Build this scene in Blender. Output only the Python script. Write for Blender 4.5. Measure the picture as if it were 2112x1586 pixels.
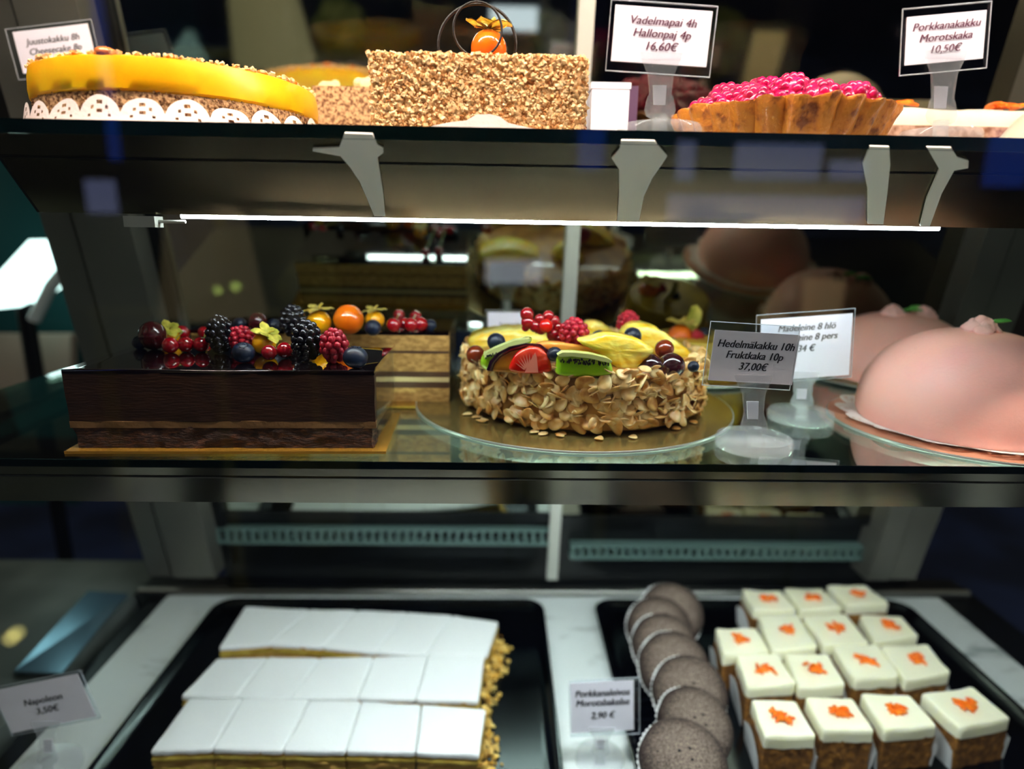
import bpy, math, random
from math import sin, cos, tan, pi, radians, atan2, sqrt
from mathutils import Vector, Matrix, noise
random.seed(7)
for o in list(bpy.data.objects): bpy.data.objects.remove(o)
COL = bpy.context.scene.collection
SC = bpy.context.scene

# ------------------------------------------------------------------ camera
F_PX = 1310.0
_a, _p, _r = radians(1.3), radians(13.4), radians(.92)
CAM = Vector((0, 0, 1.25))
_R0 = Vector((cos(_a), -sin(_a), 0)); _F = Vector((sin(_a)*cos(_p), cos(_a)*cos(_p), -sin(_p))); _U0 = _R0.cross(_F)
_R = _R0*cos(_r) + _U0*sin(_r); _U = -_R0*sin(_r) + _U0*cos(_r)
cd = bpy.data.cameras.new('camera'); cam = bpy.data.objects.new('camera', cd); COL.objects.link(cam)
cd.sensor_width = 36; cd.lens = 36*F_PX/2112; cd.clip_start = .01; cd.clip_end = 60
M = Matrix((_R, _U, -_F)).transposed().to_4x4(); M.translation = CAM
cam.matrix_world = M
cd.dof.use_dof = True; cd.dof.focus_distance = .47; cd.dof.aperture_fstop = 2.5
SC.camera = cam
def ray(x, y): return _F + _R*((x-1056)/F_PX) + _U*((793-y)/F_PX)
def P(x, y, z):                     # point of the horizontal plane z seen at pixel x, y
    d = ray(x, y); return CAM + d*((z-CAM.z)/d.z)
def Q(x, y, Y):                     # point of the vertical plane Y seen at pixel x, y
    d = ray(x, y); return CAM + d*(Y/d.y)
def depth(v): return (v-CAM).dot(_F)

# ------------------------------------------------------------------ world and exposure
w = bpy.data.worlds.new('world'); SC.world = w; w.use_nodes = True
nt_ = w.node_tree; bg = nt_.nodes['Background']; bg.inputs[1].default_value = 1.0      # dim evening interior / street all round
tc_ = nt_.nodes.new('ShaderNodeTexCoord'); nn_ = nt_.nodes.new('ShaderNodeTexNoise'); nn_.inputs['Scale'].default_value = 3.2; nn_.inputs['Detail'].default_value = 1.5
nt_.links.new(tc_.outputs['Generated'], nn_.inputs['Vector']); cr_ = nt_.nodes.new('ShaderNodeValToRGB'); el = cr_.color_ramp.elements
el[0].position = .38; el[0].color = (.012, .012, .012, 1); el[1].position = .74; el[1].color = (.75, .80, .70, 1)
for p_, c_ in ((.50, (.06, .05, .035, 1)), (.60, (.16, .13, .09, 1)), (.66, (.20, .30, .30, 1))): k_ = el.new(p_); k_.color = c_
nt_.links.new(nn_.outputs[0], cr_.inputs[0]); nt_.links.new(cr_.outputs[0], bg.inputs[0])
SC.view_settings.view_transform = 'Standard'; SC.view_settings.look = 'None'
SC.view_settings.exposure = 1.1; SC.view_settings.gamma = 1; SC.view_settings.use_curve_mapping = False
CANOPY, TUBE, LOWER = 48.0, 54.0, 60.0   # lamp emission strengths

# ------------------------------------------------------------------ materials
def lin(c):
    if isinstance(c, str):
        c = [int(c[i:i+2], 16)/255 for i in (0, 2, 4)]
        c = [v/12.92 if v < .04045 else ((v+.055)/1.055)**2.4 for v in c]
    return (*c[:3], 1)
MT = {}
def mat(name, col, rough=.5, metal=0, col2=None, nscale=60, ndet=3, contrast=(.4, .6), bump=0, bscale=None, stretch=None, sss=0,
        sssr=(.5, .25, .1), coat=0, trans=0, ior=1.45, emit=None, estr=0, alpha=1, spec=None, col3=None, voronoi=False):
    m = bpy.data.materials.new(name); m.use_nodes = True; nt = m.node_tree; b = nt.nodes['Principled BSDF']
    I = b.inputs
    I['Base Color'].default_value = lin(col); I['Roughness'].default_value = rough; I['Metallic'].default_value = metal
    I['IOR'].default_value = ior
    if spec is not None: I['Specular IOR Level'].default_value = spec
    if sss: I['Subsurface Weight'].default_value = sss; I['Subsurface Radius'].default_value = sssr; I['Subsurface Scale'].default_value = .006
    if coat: I['Coat Weight'].default_value = coat; I['Coat Roughness'].default_value = .04
    if trans: I['Transmission Weight'].default_value = trans
    if alpha < 1: I['Alpha'].default_value = alpha
    if emit: I['Emission Color'].default_value = lin(emit); I['Emission Strength'].default_value = estr
    if col2 or bump:
        tc = nt.nodes.new('ShaderNodeTexCoord'); mp = nt.nodes.new('ShaderNodeMapping')
        nt.links.new(tc.outputs['Object'], mp.inputs[0])
        if stretch: mp.inputs['Scale'].default_value = stretch
    if col2:
        if voronoi:
            n = nt.nodes.new('ShaderNodeTexVoronoi'); n.inputs['Scale'].default_value = nscale
        else:
            n = nt.nodes.new('ShaderNodeTexNoise'); n.inputs['Scale'].default_value = nscale; n.inputs['Detail'].default_value = ndet
        nt.links.new(mp.outputs[0], n.inputs['Vector'])
        r = nt.nodes.new('ShaderNodeValToRGB'); e = r.color_ramp.elements
        e[0].position, e[1].position = contrast; e[0].color = lin(col); e[1].color = lin(col2)
        if col3: k = e.new((contrast[0]+contrast[1])/2); k.color = lin(col3)
        nt.links.new(n.outputs[0], r.inputs[0]); nt.links.new(r.outputs[0], I['Base Color'])
    if bump:
        n2 = nt.nodes.new('ShaderNodeTexNoise'); n2.inputs['Scale'].default_value = bscale or nscale; n2.inputs['Detail'].default_value = 4
        nt.links.new(mp.outputs[0], n2.inputs['Vector'])
        bp = nt.nodes.new('ShaderNodeBump'); bp.inputs['Strength'].default_value = min(1, bump); bp.inputs['Distance'].default_value = .002
        nt.links.new(n2.outputs[0], bp.inputs['Height']); nt.links.new(bp.outputs[0], I['Normal'])
    MT[name] = m; return m
def pane(name, tint, rough=.01, ior=1.5, base=0.0):
    "thin glass: fresnel mix of a clear and a mirror response"
    m = bpy.data.materials.new(name); m.use_nodes = True; nt = m.node_tree; nt.nodes.clear()
    o = nt.nodes.new('ShaderNodeOutputMaterial'); t = nt.nodes.new('ShaderNodeBsdfTransparent'); g = nt.nodes.new('ShaderNodeBsdfGlossy')
    x = nt.nodes.new('ShaderNodeMixShader'); fr = nt.nodes.new('ShaderNodeFresnel')
    ge = nt.nodes.new('ShaderNodeNewGeometry'); mr = nt.nodes.new('ShaderNodeMapRange'); mr.inputs[3].default_value = ior; mr.inputs[4].default_value = 1/ior   # same response from both faces
    nt.links.new(ge.outputs['Backfacing'], mr.inputs[0]); nt.links.new(mr.outputs[0], fr.inputs[0])
    t.inputs[0].default_value = lin(tint); g.inputs['Roughness'].default_value = rough; g.inputs[0].default_value = (1, 1, 1, 1)
    a = nt.nodes.new('ShaderNodeMath'); a.operation = 'ADD'; a.use_clamp = True; a.inputs[1].default_value = base
    nt.links.new(fr.outputs[0], a.inputs[0]); nt.links.new(a.outputs[0], x.inputs[0])
    nt.links.new(t.outputs[0], x.inputs[1]); nt.links.new(g.outputs[0], x.inputs[2]); nt.links.new(x.outputs[0], o.inputs[0])
    MT[name] = m; return m

# ------------------------------------------------------------------ mesh builder
def nz(v, s, k=0): return noise.noise(Vector((v[0]*s+k*7.3, v[1]*s-k*3.1, v[2]*s+k)))
class MB:
    def __init__(s): s.v = []; s.f = []; s.sm = []
    def add(s, vs, fs, smooth=False):
        n = len(s.v); s.v += [tuple(v) for v in vs]; s.f += [tuple(i+n for i in f) for f in fs]; s.sm += [smooth]*len(fs); return s
    def hexa(s, p, smooth=False):    # p: 4 bottom (ccw from above) + 4 top
        return s.add(p, [(3, 2, 1, 0), (4, 5, 6, 7), (0, 1, 5, 4), (1, 2, 6, 5), (2, 3, 7, 6), (3, 0, 4, 7)], smooth)
    def box(s, x0, x1, y0, y1, z0, z1):
        return s.hexa([(x0, y0, z0), (x1, y0, z0), (x1, y1, z0), (x0, y1, z0), (x0, y0, z1), (x1, y0, z1), (x1, y1, z1), (x0, y1, z1)])
    def prism(s, poly, off, smooth=False):     # poly: list of points, off: extrusion vector
        n = len(poly); off = Vector(off); vs = [Vector(p) for p in poly] + [Vector(p)+off for p in poly]
        s.add(vs, [tuple(range(n))[::-1], tuple(range(n, 2*n))])
        return s.add(vs, [(i, (i+1) % n, n+(i+1) % n, n+i) for i in range(n)], smooth)
    def lathe(s, prof, c=(0, 0, 0), n=32, wob=None, smooth=True, sx=1, sy=1):  # prof: (r, z) bottom to top
        vs = []; fs = []; m = len(prof)
        for j, (r, z) in enumerate(prof):
            for i in range(n):
                a = 2*pi*i/n; rr = r*(wob(a, z, r) if wob else 1)
                vs.append((c[0]+rr*cos(a)*sx, c[1]+rr*sin(a)*sy, c[2]+z))
        for j in range(m-1):
            for i in range(n): k = (i+1) % n; fs.append((j*n+i, j*n+k, (j+1)*n+k, (j+1)*n+i))
        if prof[0][0] > 1e-6: fs.append(tuple(range(n))[::-1])
        if prof[-1][0] > 1e-6: fs.append(tuple(range((m-1)*n, m*n)))
        return s.add(vs, fs, smooth)
    def ball(s, c, r, nu=14, nv=9, amp=0, nsc=100, k=0, mtx=None):
        r = r if hasattr(r, '__len__') else (r, r, r); vs = []; fs = []
        for j in range(nv+1):
            t = pi*j/nv
            for i in range(nu):
                a = 2*pi*i/nu; d = Vector((sin(t)*cos(a), sin(t)*sin(a), cos(t)))
                p = Vector((d[0]*r[0], d[1]*r[1], d[2]*r[2]))
                if amp: p += d*amp*nz(p, nsc, k)
                if mtx: p = mtx @ p
                vs.append(p+Vector(c))
        for j in range(nv):
            for i in range(nu):
                q = (i+1) % nu; fs.append((j*nu+i, (j+1)*nu+i, (j+1)*nu+q, j*nu+q))
        return s.add(vs, fs, True)
    def tube(s, pts, r, n=8, closed=False, taper=None, flat=1):
        pts = [Vector(p) for p in pts]; m = len(pts); vs = []; fs = []
        for j, p in enumerate(pts):
            t = (pts[(j+1) % m]-pts[j-1]) if closed else (pts[min(j+1, m-1)]-pts[max(j-1, 0)])
            t.normalize(); u = (t.orthogonal() if abs(t.z) > .9 else t.cross(Vector((0, 0, 1)))) if j == 0 else (pu - t*pu.dot(t))
            u.normalize(); pu = u; w_ = t.cross(u)
            rr = r*(taper(j/(m-1)) if taper else 1)
            for i in range(n): a = 2*pi*i/n; vs.append(p + (u*cos(a)*flat + w_*sin(a))*rr)
        for j in range(m if closed else m-1):
            q = (j+1) % m
            for i in range(n): k = (i+1) % n; fs.append((j*n+i, j*n+k, q*n+k, q*n+i))
        if not closed: fs += [tuple(range(n))[::-1], tuple(range((m-1)*n, m*n))]
        return s.add(vs, fs, True)
    def slab(s, q, z0, z1, nx=10, ny=10, nzv=5, bulge=.0, amp=0, nsc=80, k=0, top=None, rnd=0, edge=0, low=None):
        """block over a quad q (4 xy corners: front-left, front-right, back-right, back-left), noisy sides; top(u,v) adds height"""
        def xy(u, v):
            a = Vector(q[0][:2]).lerp(Vector(q[1][:2]), u); b = Vector(q[3][:2]).lerp(Vector(q[2][:2]), u); return a.lerp(b, v)
        cxy = xy(.5, .5); ring = []
        for i in range(nx): ring.append((i/nx, 0))
        for i in range(ny): ring.append((1, i/ny))
        for i in range(nx): ring.append((1-i/nx, 1))
        for i in range(ny): ring.append((0, 1-i/ny))
        if rnd:
            def rc(u, v):
                p = Vector((u-.5, v-.5)); c_ = .5-rnd
                e = Vector((max(abs(p.x)-c_, 0), max(abs(p.y)-c_, 0)))
                if e.x > 0 and e.y > 0:
                    e = e/max(e.x, e.y)*rnd if 0 else e
                    L = e.length
                    if L > rnd: e = e*(rnd/L)
                    return (math.copysign(c_+e.x, p.x)+.5, math.copysign(c_+e.y, p.y)+.5)
                return (u, v)
            ring = [rc(*t) for t in ring]
        n = len(ring); vs = []; fs = []
        for j in range(nzv+1):
            t = j/nzv; z = z0+(z1-z0)*t
            for (u, v) in ring:
                p = xy(u, v); d = (p-cxy).normalized(); zz = z + (top(u, v)*t if top else 0) + (low(u, v)*(1-t) if low else 0)
                off = amp*nz((p.x, p.y, zz), nsc, k) + bulge*sin(pi*t)
                if edge and j == nzv: off -= edge; zz -= 0
                if edge and j == nzv-1: zz = z1 - edge + (top(u, v) if top else 0)
                vs.append((p.x+d.x*off, p.y+d.y*off, zz))
        for j in range(nzv):
            for i in range(n): k_ = (i+1) % n; fs.append((j*n+i, j*n+k_, (j+1)*n+k_, (j+1)*n+i))
        fs.append(tuple(range(n))[::-1])
        base = nzv*n; sm = len(fs)
        # domed top grid
        if top:
            g = 8; rings = [[base+i for i in range(n)]]
            for gi in range(1, g):
                f = 1-gi/g; row = []
                for (u, v) in ring:
                    uu, vv = .5+(u-.5)*f, .5+(v-.5)*f; p = xy(uu, vv)
                    vs.append((p.x, p.y, z1+top(uu, vv))); row.append(len(vs)-1)
                rings.append(row)
            p = xy(.5, .5); vs.append((p.x, p.y, z1+top(.5, .5))); ctr = len(vs)-1
            for a_, b_ in zip(rings, rings[1:]):
                for i in range(n): k_ = (i+1) % n; fs.append((a_[i], a_[k_], b_[k_], b_[i]))
            for i in range(n): fs.append((rings[-1][i], rings[-1][(i+1) % n], ctr))
        else: fs.append(tuple(range(base, base+n)))
        return s.add(vs, fs, True)
    def build(s, name, m, parent=None, auto=True):
        me = bpy.data.meshes.new(name); me.from_pydata(s.v, [], s.f); me.polygons.foreach_set('use_smooth', s.sm)
        if isinstance(m, str): m = MT[m]
        me.materials.append(m); o = bpy.data.objects.new(name, me); COL.objects.link(o)
        if auto and any(s.sm):
            try: me.set_sharp_from_angle(angle=radians(50))
            except Exception: pass
        if parent is not None: o.parent = parent
        return o
def tag(o, label=None, cat=None, group=None, kind=None):
    if label: o['label'] = label
    if cat: o['category'] = cat
    if group: o['group'] = group
    if kind: o['kind'] = kind
    return o
def thing(name, label, cat, loc=(0, 0, 0), group=None):
    o = bpy.data.objects.new(name, None); COL.objects.link(o); o.location = loc; o.empty_display_size = .01
    return tag(o, label, cat, group)
def dup(root, parent=None):
    c = root.copy(); COL.objects.link(c)
    if parent is not None: c.parent = parent
    for ch in [x for x in COL.objects if x.parent == root]: dup(ch, c)
    return c

# ------------------------------------------------------------------ palette
mat('steel', '8a8a84', .28, 1, col2='6f706b', nscale=20, stretch=(1, 1, 30), contrast=(.3, .7))
mat('column_steel', '77766c', .42, .6, col2='5c5c54', nscale=4, contrast=(.3, .7))
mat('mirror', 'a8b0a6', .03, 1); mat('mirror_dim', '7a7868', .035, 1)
mat('fascia_steel', '5e5846', .2, 1, bump=.03, bscale=40)
mat('black_plastic', '0b0c0c', .35)
mat('black_metal', '101211', .3, .3)
mat('grey_plastic', 'b9bbb0', .4)
mat('grille_bar', '566e68', .4)
mat('marble', 'dfe6e4', .22, col2='7f8a8a', nscale=22, ndet=8, contrast=(.60, .80), stretch=(.6, 1.6, 1))
mat('glass_edge', '010e0e', .2, spec=.3)
mat('lamp_glow', 'f4ffff', emit='eefaff', estr=TUBE)
mat('canopy_glow', 'fff0e4', emit='ffeadc', estr=CANOPY)
mat('lower_glow', 'f0ffff', emit='f2fcff', estr=LOWER)
mat('cream_shape', 'fffaee', .3, bump=.1, bscale=60)
pane('shelf_glass', 'b4c0b4', ior=1.7, base=.10)
pane('front_pane', 'fbfdfd', ior=1.45)
pane('acetate', 'f7fafa', ior=1.35)
mat('clear_plastic', 'eef2f6', .05, ior=1.5, alpha=.20, coat=.6)
pane('sleeve_plastic', 'eef2f4', ior=1.5, base=.02)
mat('sleeve_rim', 'dfe6ee', .1, alpha=.45)
mat('paper', 'f3effa', .8)
mat('ink_wine', '5a1f3c', .7); mat('ink_dark', '22202c', .7); mat('ink_grey', '55555c', .7)
mat('mango', 'ffc814', .32, col2='ffb400', nscale=25, sss=.3, sssr=(1, .5, .1), bump=.05, bscale=50)
mat('crust', 'd2a878', .85, col2='6e4526', nscale=420, contrast=(.42, .62), bump=.8, bscale=500)
mat('crumb_a', 'f8d8a4', .7, col2='d8a062', nscale=180, contrast=(.35, .7), bump=.3, bscale=300)
mat('crumb_b', 'e0b070', .8, col2='a86a30', nscale=200, bump=.5, bscale=300)
mat('crumb_body', 'b07c44', .9, col2='dca868', nscale=150, bump=.6)
mat('glaze_orange', 'e07a28', .15, coat=.6)
mat('doily', 'fbe9e2', .75, bump=.25, bscale=350)
mat('doily_white', 'f8f4f0', .75, bump=.3, bscale=350)
mat('pie_crust', 'd07f22', .45, col2='8a4414', nscale=110, ndet=6, contrast=(.42, .68), bump=1, bscale=220, coat=.3, col3='c87420')
mat('rasp_glazed', 'd00058', .3, sss=.2, sssr=(1, .1, .2), coat=.45, col2='86003a', nscale=80)
mat('raspberry', 'ac1228', .38, sss=.15, sssr=(1, .15, .1), col2='8f1024', nscale=60)
mat('blackberry', '0d0a12', .16, coat=.5)
mat('blueberry', '0e1526', .35, col2='2a3c5c', nscale=30, contrast=(.45, .7))
mat('blueberry_crown', '121a2a', .6)
mat('currant', '9c0414', .06, sss=.12, sssr=(1, .1, .05), coat=1)
mat('currant_bright', 'd41410', .06, sss=.25, sssr=(1, .15, .05), coat=1)
mat('currant_tip', '2a1808', .8)
mat('physalis', 'f5a800', .15, sss=.3, sssr=(1, .5, .1), coat=.8)
mat('physalis_orange', 'ee7410', .15, sss=.3, sssr=(1, .5, .1), coat=.8, col2='d85c08', nscale=40)
mat('husk', 'a88c34', .7, col2='d8c060', nscale=120, contrast=(.4, .65), bump=.4, sss=.6, sssr=(1, .9, .5), stretch=(3, 3, 1))
mat('husk_green', '8a8a1e', .55, col2='c8b84a', nscale=90, bump=.4)
mat('stem_green', '8a9a3a', .5)
mat('grape_red', '8a3410', .1, sss=.4, sssr=(1, .3, .1), coat=1, col2='5a1410', nscale=25)
mat('grape_dark', '22060c', .08, coat=1, col2='43101c', nscale=25)
mat('grape_wine', '3c0c10', .2, coat=.5)
mat('glaze_choc', '0c0506', .05, coat=1)
mat('mousse', '24130a', .45, col2='2f1a0d', nscale=30, stretch=(1, 1, 6), bump=.2, bscale=120)
mat('cream_choc', '6b5030', .5, bump=.3, bscale=200)
mat('sponge_choc', '241208', .8, col2='55321a', nscale=160, contrast=(.45, .7), stretch=(1, 1, 3), bump=.9, bscale=250)
mat('sponge_tan', '9a7038', .8, col2='c09452', nscale=120, stretch=(1, 1, 2), bump=.6)
mat('cream_tan', 'c9b07c', .6)
mat('filling_brown', '4a2c16', .6)
mat('gold_board', 'b88a34', .22, .6, bump=.06, bscale=25)
mat('silver_board', '94804a', .16, .65, spec=.8)
mat('board_rose', 'dca080', .3, .35)
mat('board_rim', 'bfc4bf', .3, .6)
mat('cake_side', '8a5820', .4, col2='b07c34', nscale=60, bump=.3, coat=.3)
mat('almond', 'dd9e48', .4, col2='fbe0a4', nscale=70, contrast=(.35, .65), bump=.15, bscale=160, sss=.15, coat=.25)
mat('almond_brown', 'b4742c', .4, col2='e0b060', nscale=90, bump=.2, coat=.3)
mat('pineapple', 'f2bc0c', .2, col2='fff27a', nscale=45, contrast=(.35, .7), sss=.35, sssr=(1, .7, .1), coat=.6, bump=.5, bscale=110, stretch=(1, 1, 3))
mat('kiwi', '9cc81a', .2, col2='c8dc50', nscale=60, sss=.3, sssr=(.5, 1, .1), coat=.8)
mat('kiwi_pale', 'dfe890', .25, coat=.6)
mat('seed_black', '100c08', .3)
mat('jelly_green', '9ad020', .06, sss=.4, sssr=(.5, 1, .1), coat=1)
mat('strawberry', 'dc1a0c', .15, col2='f05030', nscale=50, sss=.3, sssr=(1, .2, .1), coat=.9)
mat('strawberry_pale', 'f79078', .2, coat=.8)
mat('plum_flesh', 'c07a1e', .15, coat=.9, sss=.3, sssr=(1, .5, .1), col2='8a4a14', nscale=40)
mat('plum_skin', '2a0a20', .1, coat=1)
mat('papaya', 'f8a040', .2, coat=.8, sss=.3, sssr=(1, .5, .2))
mat('yellow_cake', 'c8a82a', .4, col2='a88820', nscale=40, bump=.3)
mat('marzipan', 'ffbcae', .42, sss=.35, sssr=(1, .5, .4), bump=.12, bscale=420)
mat('rose_pink', 'f6bcb4', .5, sss=.3, sssr=(1, .5, .4))
mat('leaf_green', '5fae4e', .45)
mat('icing', 'f4f7f6', .35, sss=.2, sssr=(1, 1, 1), bump=.04, bscale=60)
mat('pastry', 'a8762a', .8, col2='e0b45a', nscale=70, contrast=(.35, .65), stretch=(1, 1, 9), bump=1, bscale=160)
mat('custard', 'c9b04a', .5, col2='a88a30', nscale=60, bump=.5)
mat('pastry_crumb', 'e0aa3c', .7, col2='f2d27a', nscale=100)
mat('tray_steel', '3a3f40', .16, 1)
mat('frosting', 'f8f4d4', .42, sss=.3, sssr=(1, 1, .6), bump=.12, bscale=90)
mat('carrot_sponge', '6e4416', .85, col2='b0762a', nscale=150, contrast=(.35, .7), bump=1, bscale=220, col3='8a5a20')
mat('carrot', 'f0600c', .35, col2='ff8a20', nscale=120, coat=.4)
mat('liner', 'f2f4f4', .35, alpha=.55)
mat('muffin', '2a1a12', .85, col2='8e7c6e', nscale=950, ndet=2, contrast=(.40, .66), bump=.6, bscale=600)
mat('muffin_hole', '0c0705', .9)
mat('paper_cup', 'f6f6f4', .7)
mat('white_cream', 'ddd4bc', .5, sss=.2, bump=.2, bscale=80)
mat('cream_pale', 'e6dca0', .55, bump=.2, bscale=80)
mat('choc_curl', '0a0403', .45)
mat('carrot_cake', '7a4e34', .85, col2='b08a74', nscale=110, bump=.8)
mat('box_white', 'e6e4ee', .6); mat('box_purple', '4a2a48', .6)
mat('tag_gold', 'b8963c', .3, .8); mat('tag_black', '08080a', .2)
mat('pavement', '2c3a66', .6, col2='1c2440', nscale=2.5)
mat('facade', '24304e', .8, col2='3a3a58', nscale=2)
mat('win_blue', '1a3a90', emit='2a56d8', estr=.5); mat('win_lilac', '8088c8', emit='9098c8', estr=.9)
mat('teal_glow', 'e8fffc', emit='d8fff8', estr=1.6)
mat('wall_dark', '1c1712', .8, col2='2a221a', nscale=3)
mat('counter_grey', '7d857f', .35, .2, col2='5e6660', nscale=6)
mat('teal_glass', '2c5c5c', .1, .3); mat('white_enamel', 'e4f4f2', .25); mat('beige_box', 'b09c8a', .6); mat('blue_foil', '6f93a8', .18, .6)
mat('case_base', '26282a', .5)
mat('cream_glow', 'f0dcb0', emit='f0d8a0', estr=.10); mat('bulb_warm', 'fff0a0', emit='fff08a', estr=2.4); mat('foliage', '6f7a3a', .7, col2='a8a868', nscale=14); mat('olive_paint', '8a845c', .6)
mat('door_teal', '5f8078', .5, emit='5f8078', estr=.10); mat('white_glow', 'f4f4ff', emit='e8ecff', estr=.9); mat('flower_red', '9c1020', .6); mat('navy_cloth', '1c2c6c', .7); mat('wood_glow', 'd8b888', .6, emit='d8b888', estr=.45)
# chocolate bun: sugar-dusted brown crumb, darkened towards the rim to paint in shading
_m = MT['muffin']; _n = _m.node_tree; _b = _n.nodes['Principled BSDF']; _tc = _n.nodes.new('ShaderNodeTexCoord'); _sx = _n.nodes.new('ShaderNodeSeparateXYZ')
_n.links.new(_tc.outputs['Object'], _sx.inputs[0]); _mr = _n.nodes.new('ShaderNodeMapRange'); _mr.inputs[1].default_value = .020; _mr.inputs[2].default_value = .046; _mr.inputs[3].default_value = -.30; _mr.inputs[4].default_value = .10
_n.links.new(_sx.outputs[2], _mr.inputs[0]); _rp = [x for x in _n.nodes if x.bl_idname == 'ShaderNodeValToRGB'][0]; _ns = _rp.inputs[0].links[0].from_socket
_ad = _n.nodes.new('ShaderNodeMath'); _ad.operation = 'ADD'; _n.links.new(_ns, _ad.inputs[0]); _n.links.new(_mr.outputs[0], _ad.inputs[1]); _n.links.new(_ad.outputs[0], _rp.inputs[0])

# ------------------------------------------------------------------ the setting
TOPZ, MIDZ, DECK = 1.315, 1.0896, .70
def door_y(z, off=0): return .80 - (z-1.25+.12)*.2235 + off
def struct(name, mb, m): return tag(mb.build(name, m), kind='structure')
struct('floor', MB().box(-8, 8, -9, 3.2, -.02, 0), 'pavement')
struct('wall_street', MB().box(-8, 8, -8.1, -8.0, 0, 5), 'facade')
struct('wall_back', MB().box(-8, 8, 3.2, 3.3, 0, 4), 'wall_dark')

# ---- display case
case = thing('display_case', 'glass pastry display case with marble deck, grey corner posts and sliding mirror doors', 'display case', (.06, .66, 0))
def cpart(mb, name, m, parent=None):
    o = mb.build(name, m)
    p = parent or case; o.parent = p; o.matrix_parent_inverse = Matrix() if parent else Matrix.Translation(-Vector(case.location))
    return o
cpart(MB().box(-.52, .76, .33, 1.0, .0, .66), 'base_cabinet', 'case_base')
cpart(MB().box(-.503, .70, .38, .885, .66, DECK), 'marble_deck', 'marble')
cpart(MB().box(-.53, -.5031, .38, .93, .62, DECK-.006), 'side_channel', 'black_metal'); cpart(MB().box(.7001, .77, .38, .93, .62, DECK-.006), 'side_channel', 'black_metal')
m = MB(); m.tube([(-.55, .893, DECK+.002), (.75, .893, DECK+.002)], .009, 12); m.box(-.55, .75, .887, .93, DECK-.02, DECK+.006)
cpart(m, 'back_ledge', 'steel')
# black ventilation panel under the doors
zg0, zg1 = DECK+.006, Q(1056, 1066, .87).z
m = MB(); m.hexa([(-.42, .905, zg0), (.66, .905, zg0), (.66, .93, zg0), (-.42, .93, zg0), (-.42, door_y(zg1, .012), zg1), (.66, door_y(zg1, .012), zg1), (.66, door_y(zg1, .03), zg1), (-.42, door_y(zg1, .03), zg1)])
vp = cpart(m, 'ventilation_panel', 'black_metal')
def slats(xa, xb, ya, yb):
    g = MB(); Y = .872; A = Q(xa, ya, Y); B = Q(xb, yb, Y)
    n = int((B.x-A.x)/.0125)
    for i in range(n+1):
        x = A.x+(B.x-A.x)*i/n; g.box(x-.0022, x+.0022, Y-.003, Y+.02, B.z, A.z)
    g.box(A.x-.004, B.x+.004, Y-.003, Y+.02, A.z, A.z+.004).box(A.x-.004, B.x+.004, Y-.003, Y+.02, B.z-.004, B.z)
    return g
cpart(slats(450, 1135, 1092, 1119), 'air_grille', 'grille_bar', vp); cpart(slats(1182, 1862, 1128, 1150), 'air_grille', 'grille_bar', vp)
def leaning(x0, x1, z0, z1, o0, o1, mb=None):
    mb = mb or MB()
    return mb.hexa([(x0, door_y(z0, o0), z0), (x1, door_y(z0, o0), z0), (x1, door_y(z0, o1), z0), (x0, door_y(z0, o1), z0),
                    (x0, door_y(z1, o0), z1), (x1, door_y(z1, o0), z1), (x1, door_y(z1, o1), z1), (x0, door_y(z1, o1), z1)])
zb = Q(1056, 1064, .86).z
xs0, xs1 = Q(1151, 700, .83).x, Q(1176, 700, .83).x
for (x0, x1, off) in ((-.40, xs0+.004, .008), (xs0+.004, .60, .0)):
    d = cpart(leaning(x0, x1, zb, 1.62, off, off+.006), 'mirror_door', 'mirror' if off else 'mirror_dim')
    cpart(leaning(x0, x1, zb-.014, zb, off-.002, off+.008), 'bottom_rail', 'black_metal', d)
cpart(leaning(xs0, xs1, DECK+.03, 1.62, -.006, .009), 'door_stile', 'grey_plastic')
# corner posts
for xa, xb, o in ((150, 208, 0), (216, 322, -.004), (2026, 2094, 0), (1965, 2020, -.004)):
    A, B = Q(xa, 460, .795).x, Q(xb, 460, .795).x
    cpart(leaning(A, B, DECK+.05, 1.62, -.03+o, .02), 'corner_post', 'column_steel')
A = Q(208, 460, .795).x; B = Q(216, 460, .795).x
cpart(leaning(Q(322, 460, .795).x, -.40, DECK+.05, 1.62, -.0, .02, leaning(A, B, DECK+.05, 1.62, -.02, .02)), 'post_gap', 'black_metal')
cpart(MB().box(-.60, .82, .355, .361, DECK-.3, 1.70), 'front_glass', 'front_pane')

def shelf(name, zt, th, x0, x1, y1, label):
    t = thing(name, label, 'shelf', (.06, .43, zt-th))
    o = (.06, .43, zt-th)
    MB().box(x0-o[0], x1-o[0], .0012, y1-o[1], 0, th).build('glass_panel', 'shelf_glass', t)
    MB().box(x0-o[0], x1-o[0], 0, .0011, -.0003, th).build('polished_edge', 'glass_edge', t)
    return t
shelf('glass_shelf', TOPZ, .0083, -.50, .74, .715, 'upper glass shelf with dark green edge carrying the cheesecake and raspberry tart')
shelf('glass_shelf', MIDZ, .0052, -.50, .74, .745, 'lower glass shelf with dark green edge carrying the chocolate, fruit and pink dome cakes')
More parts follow.
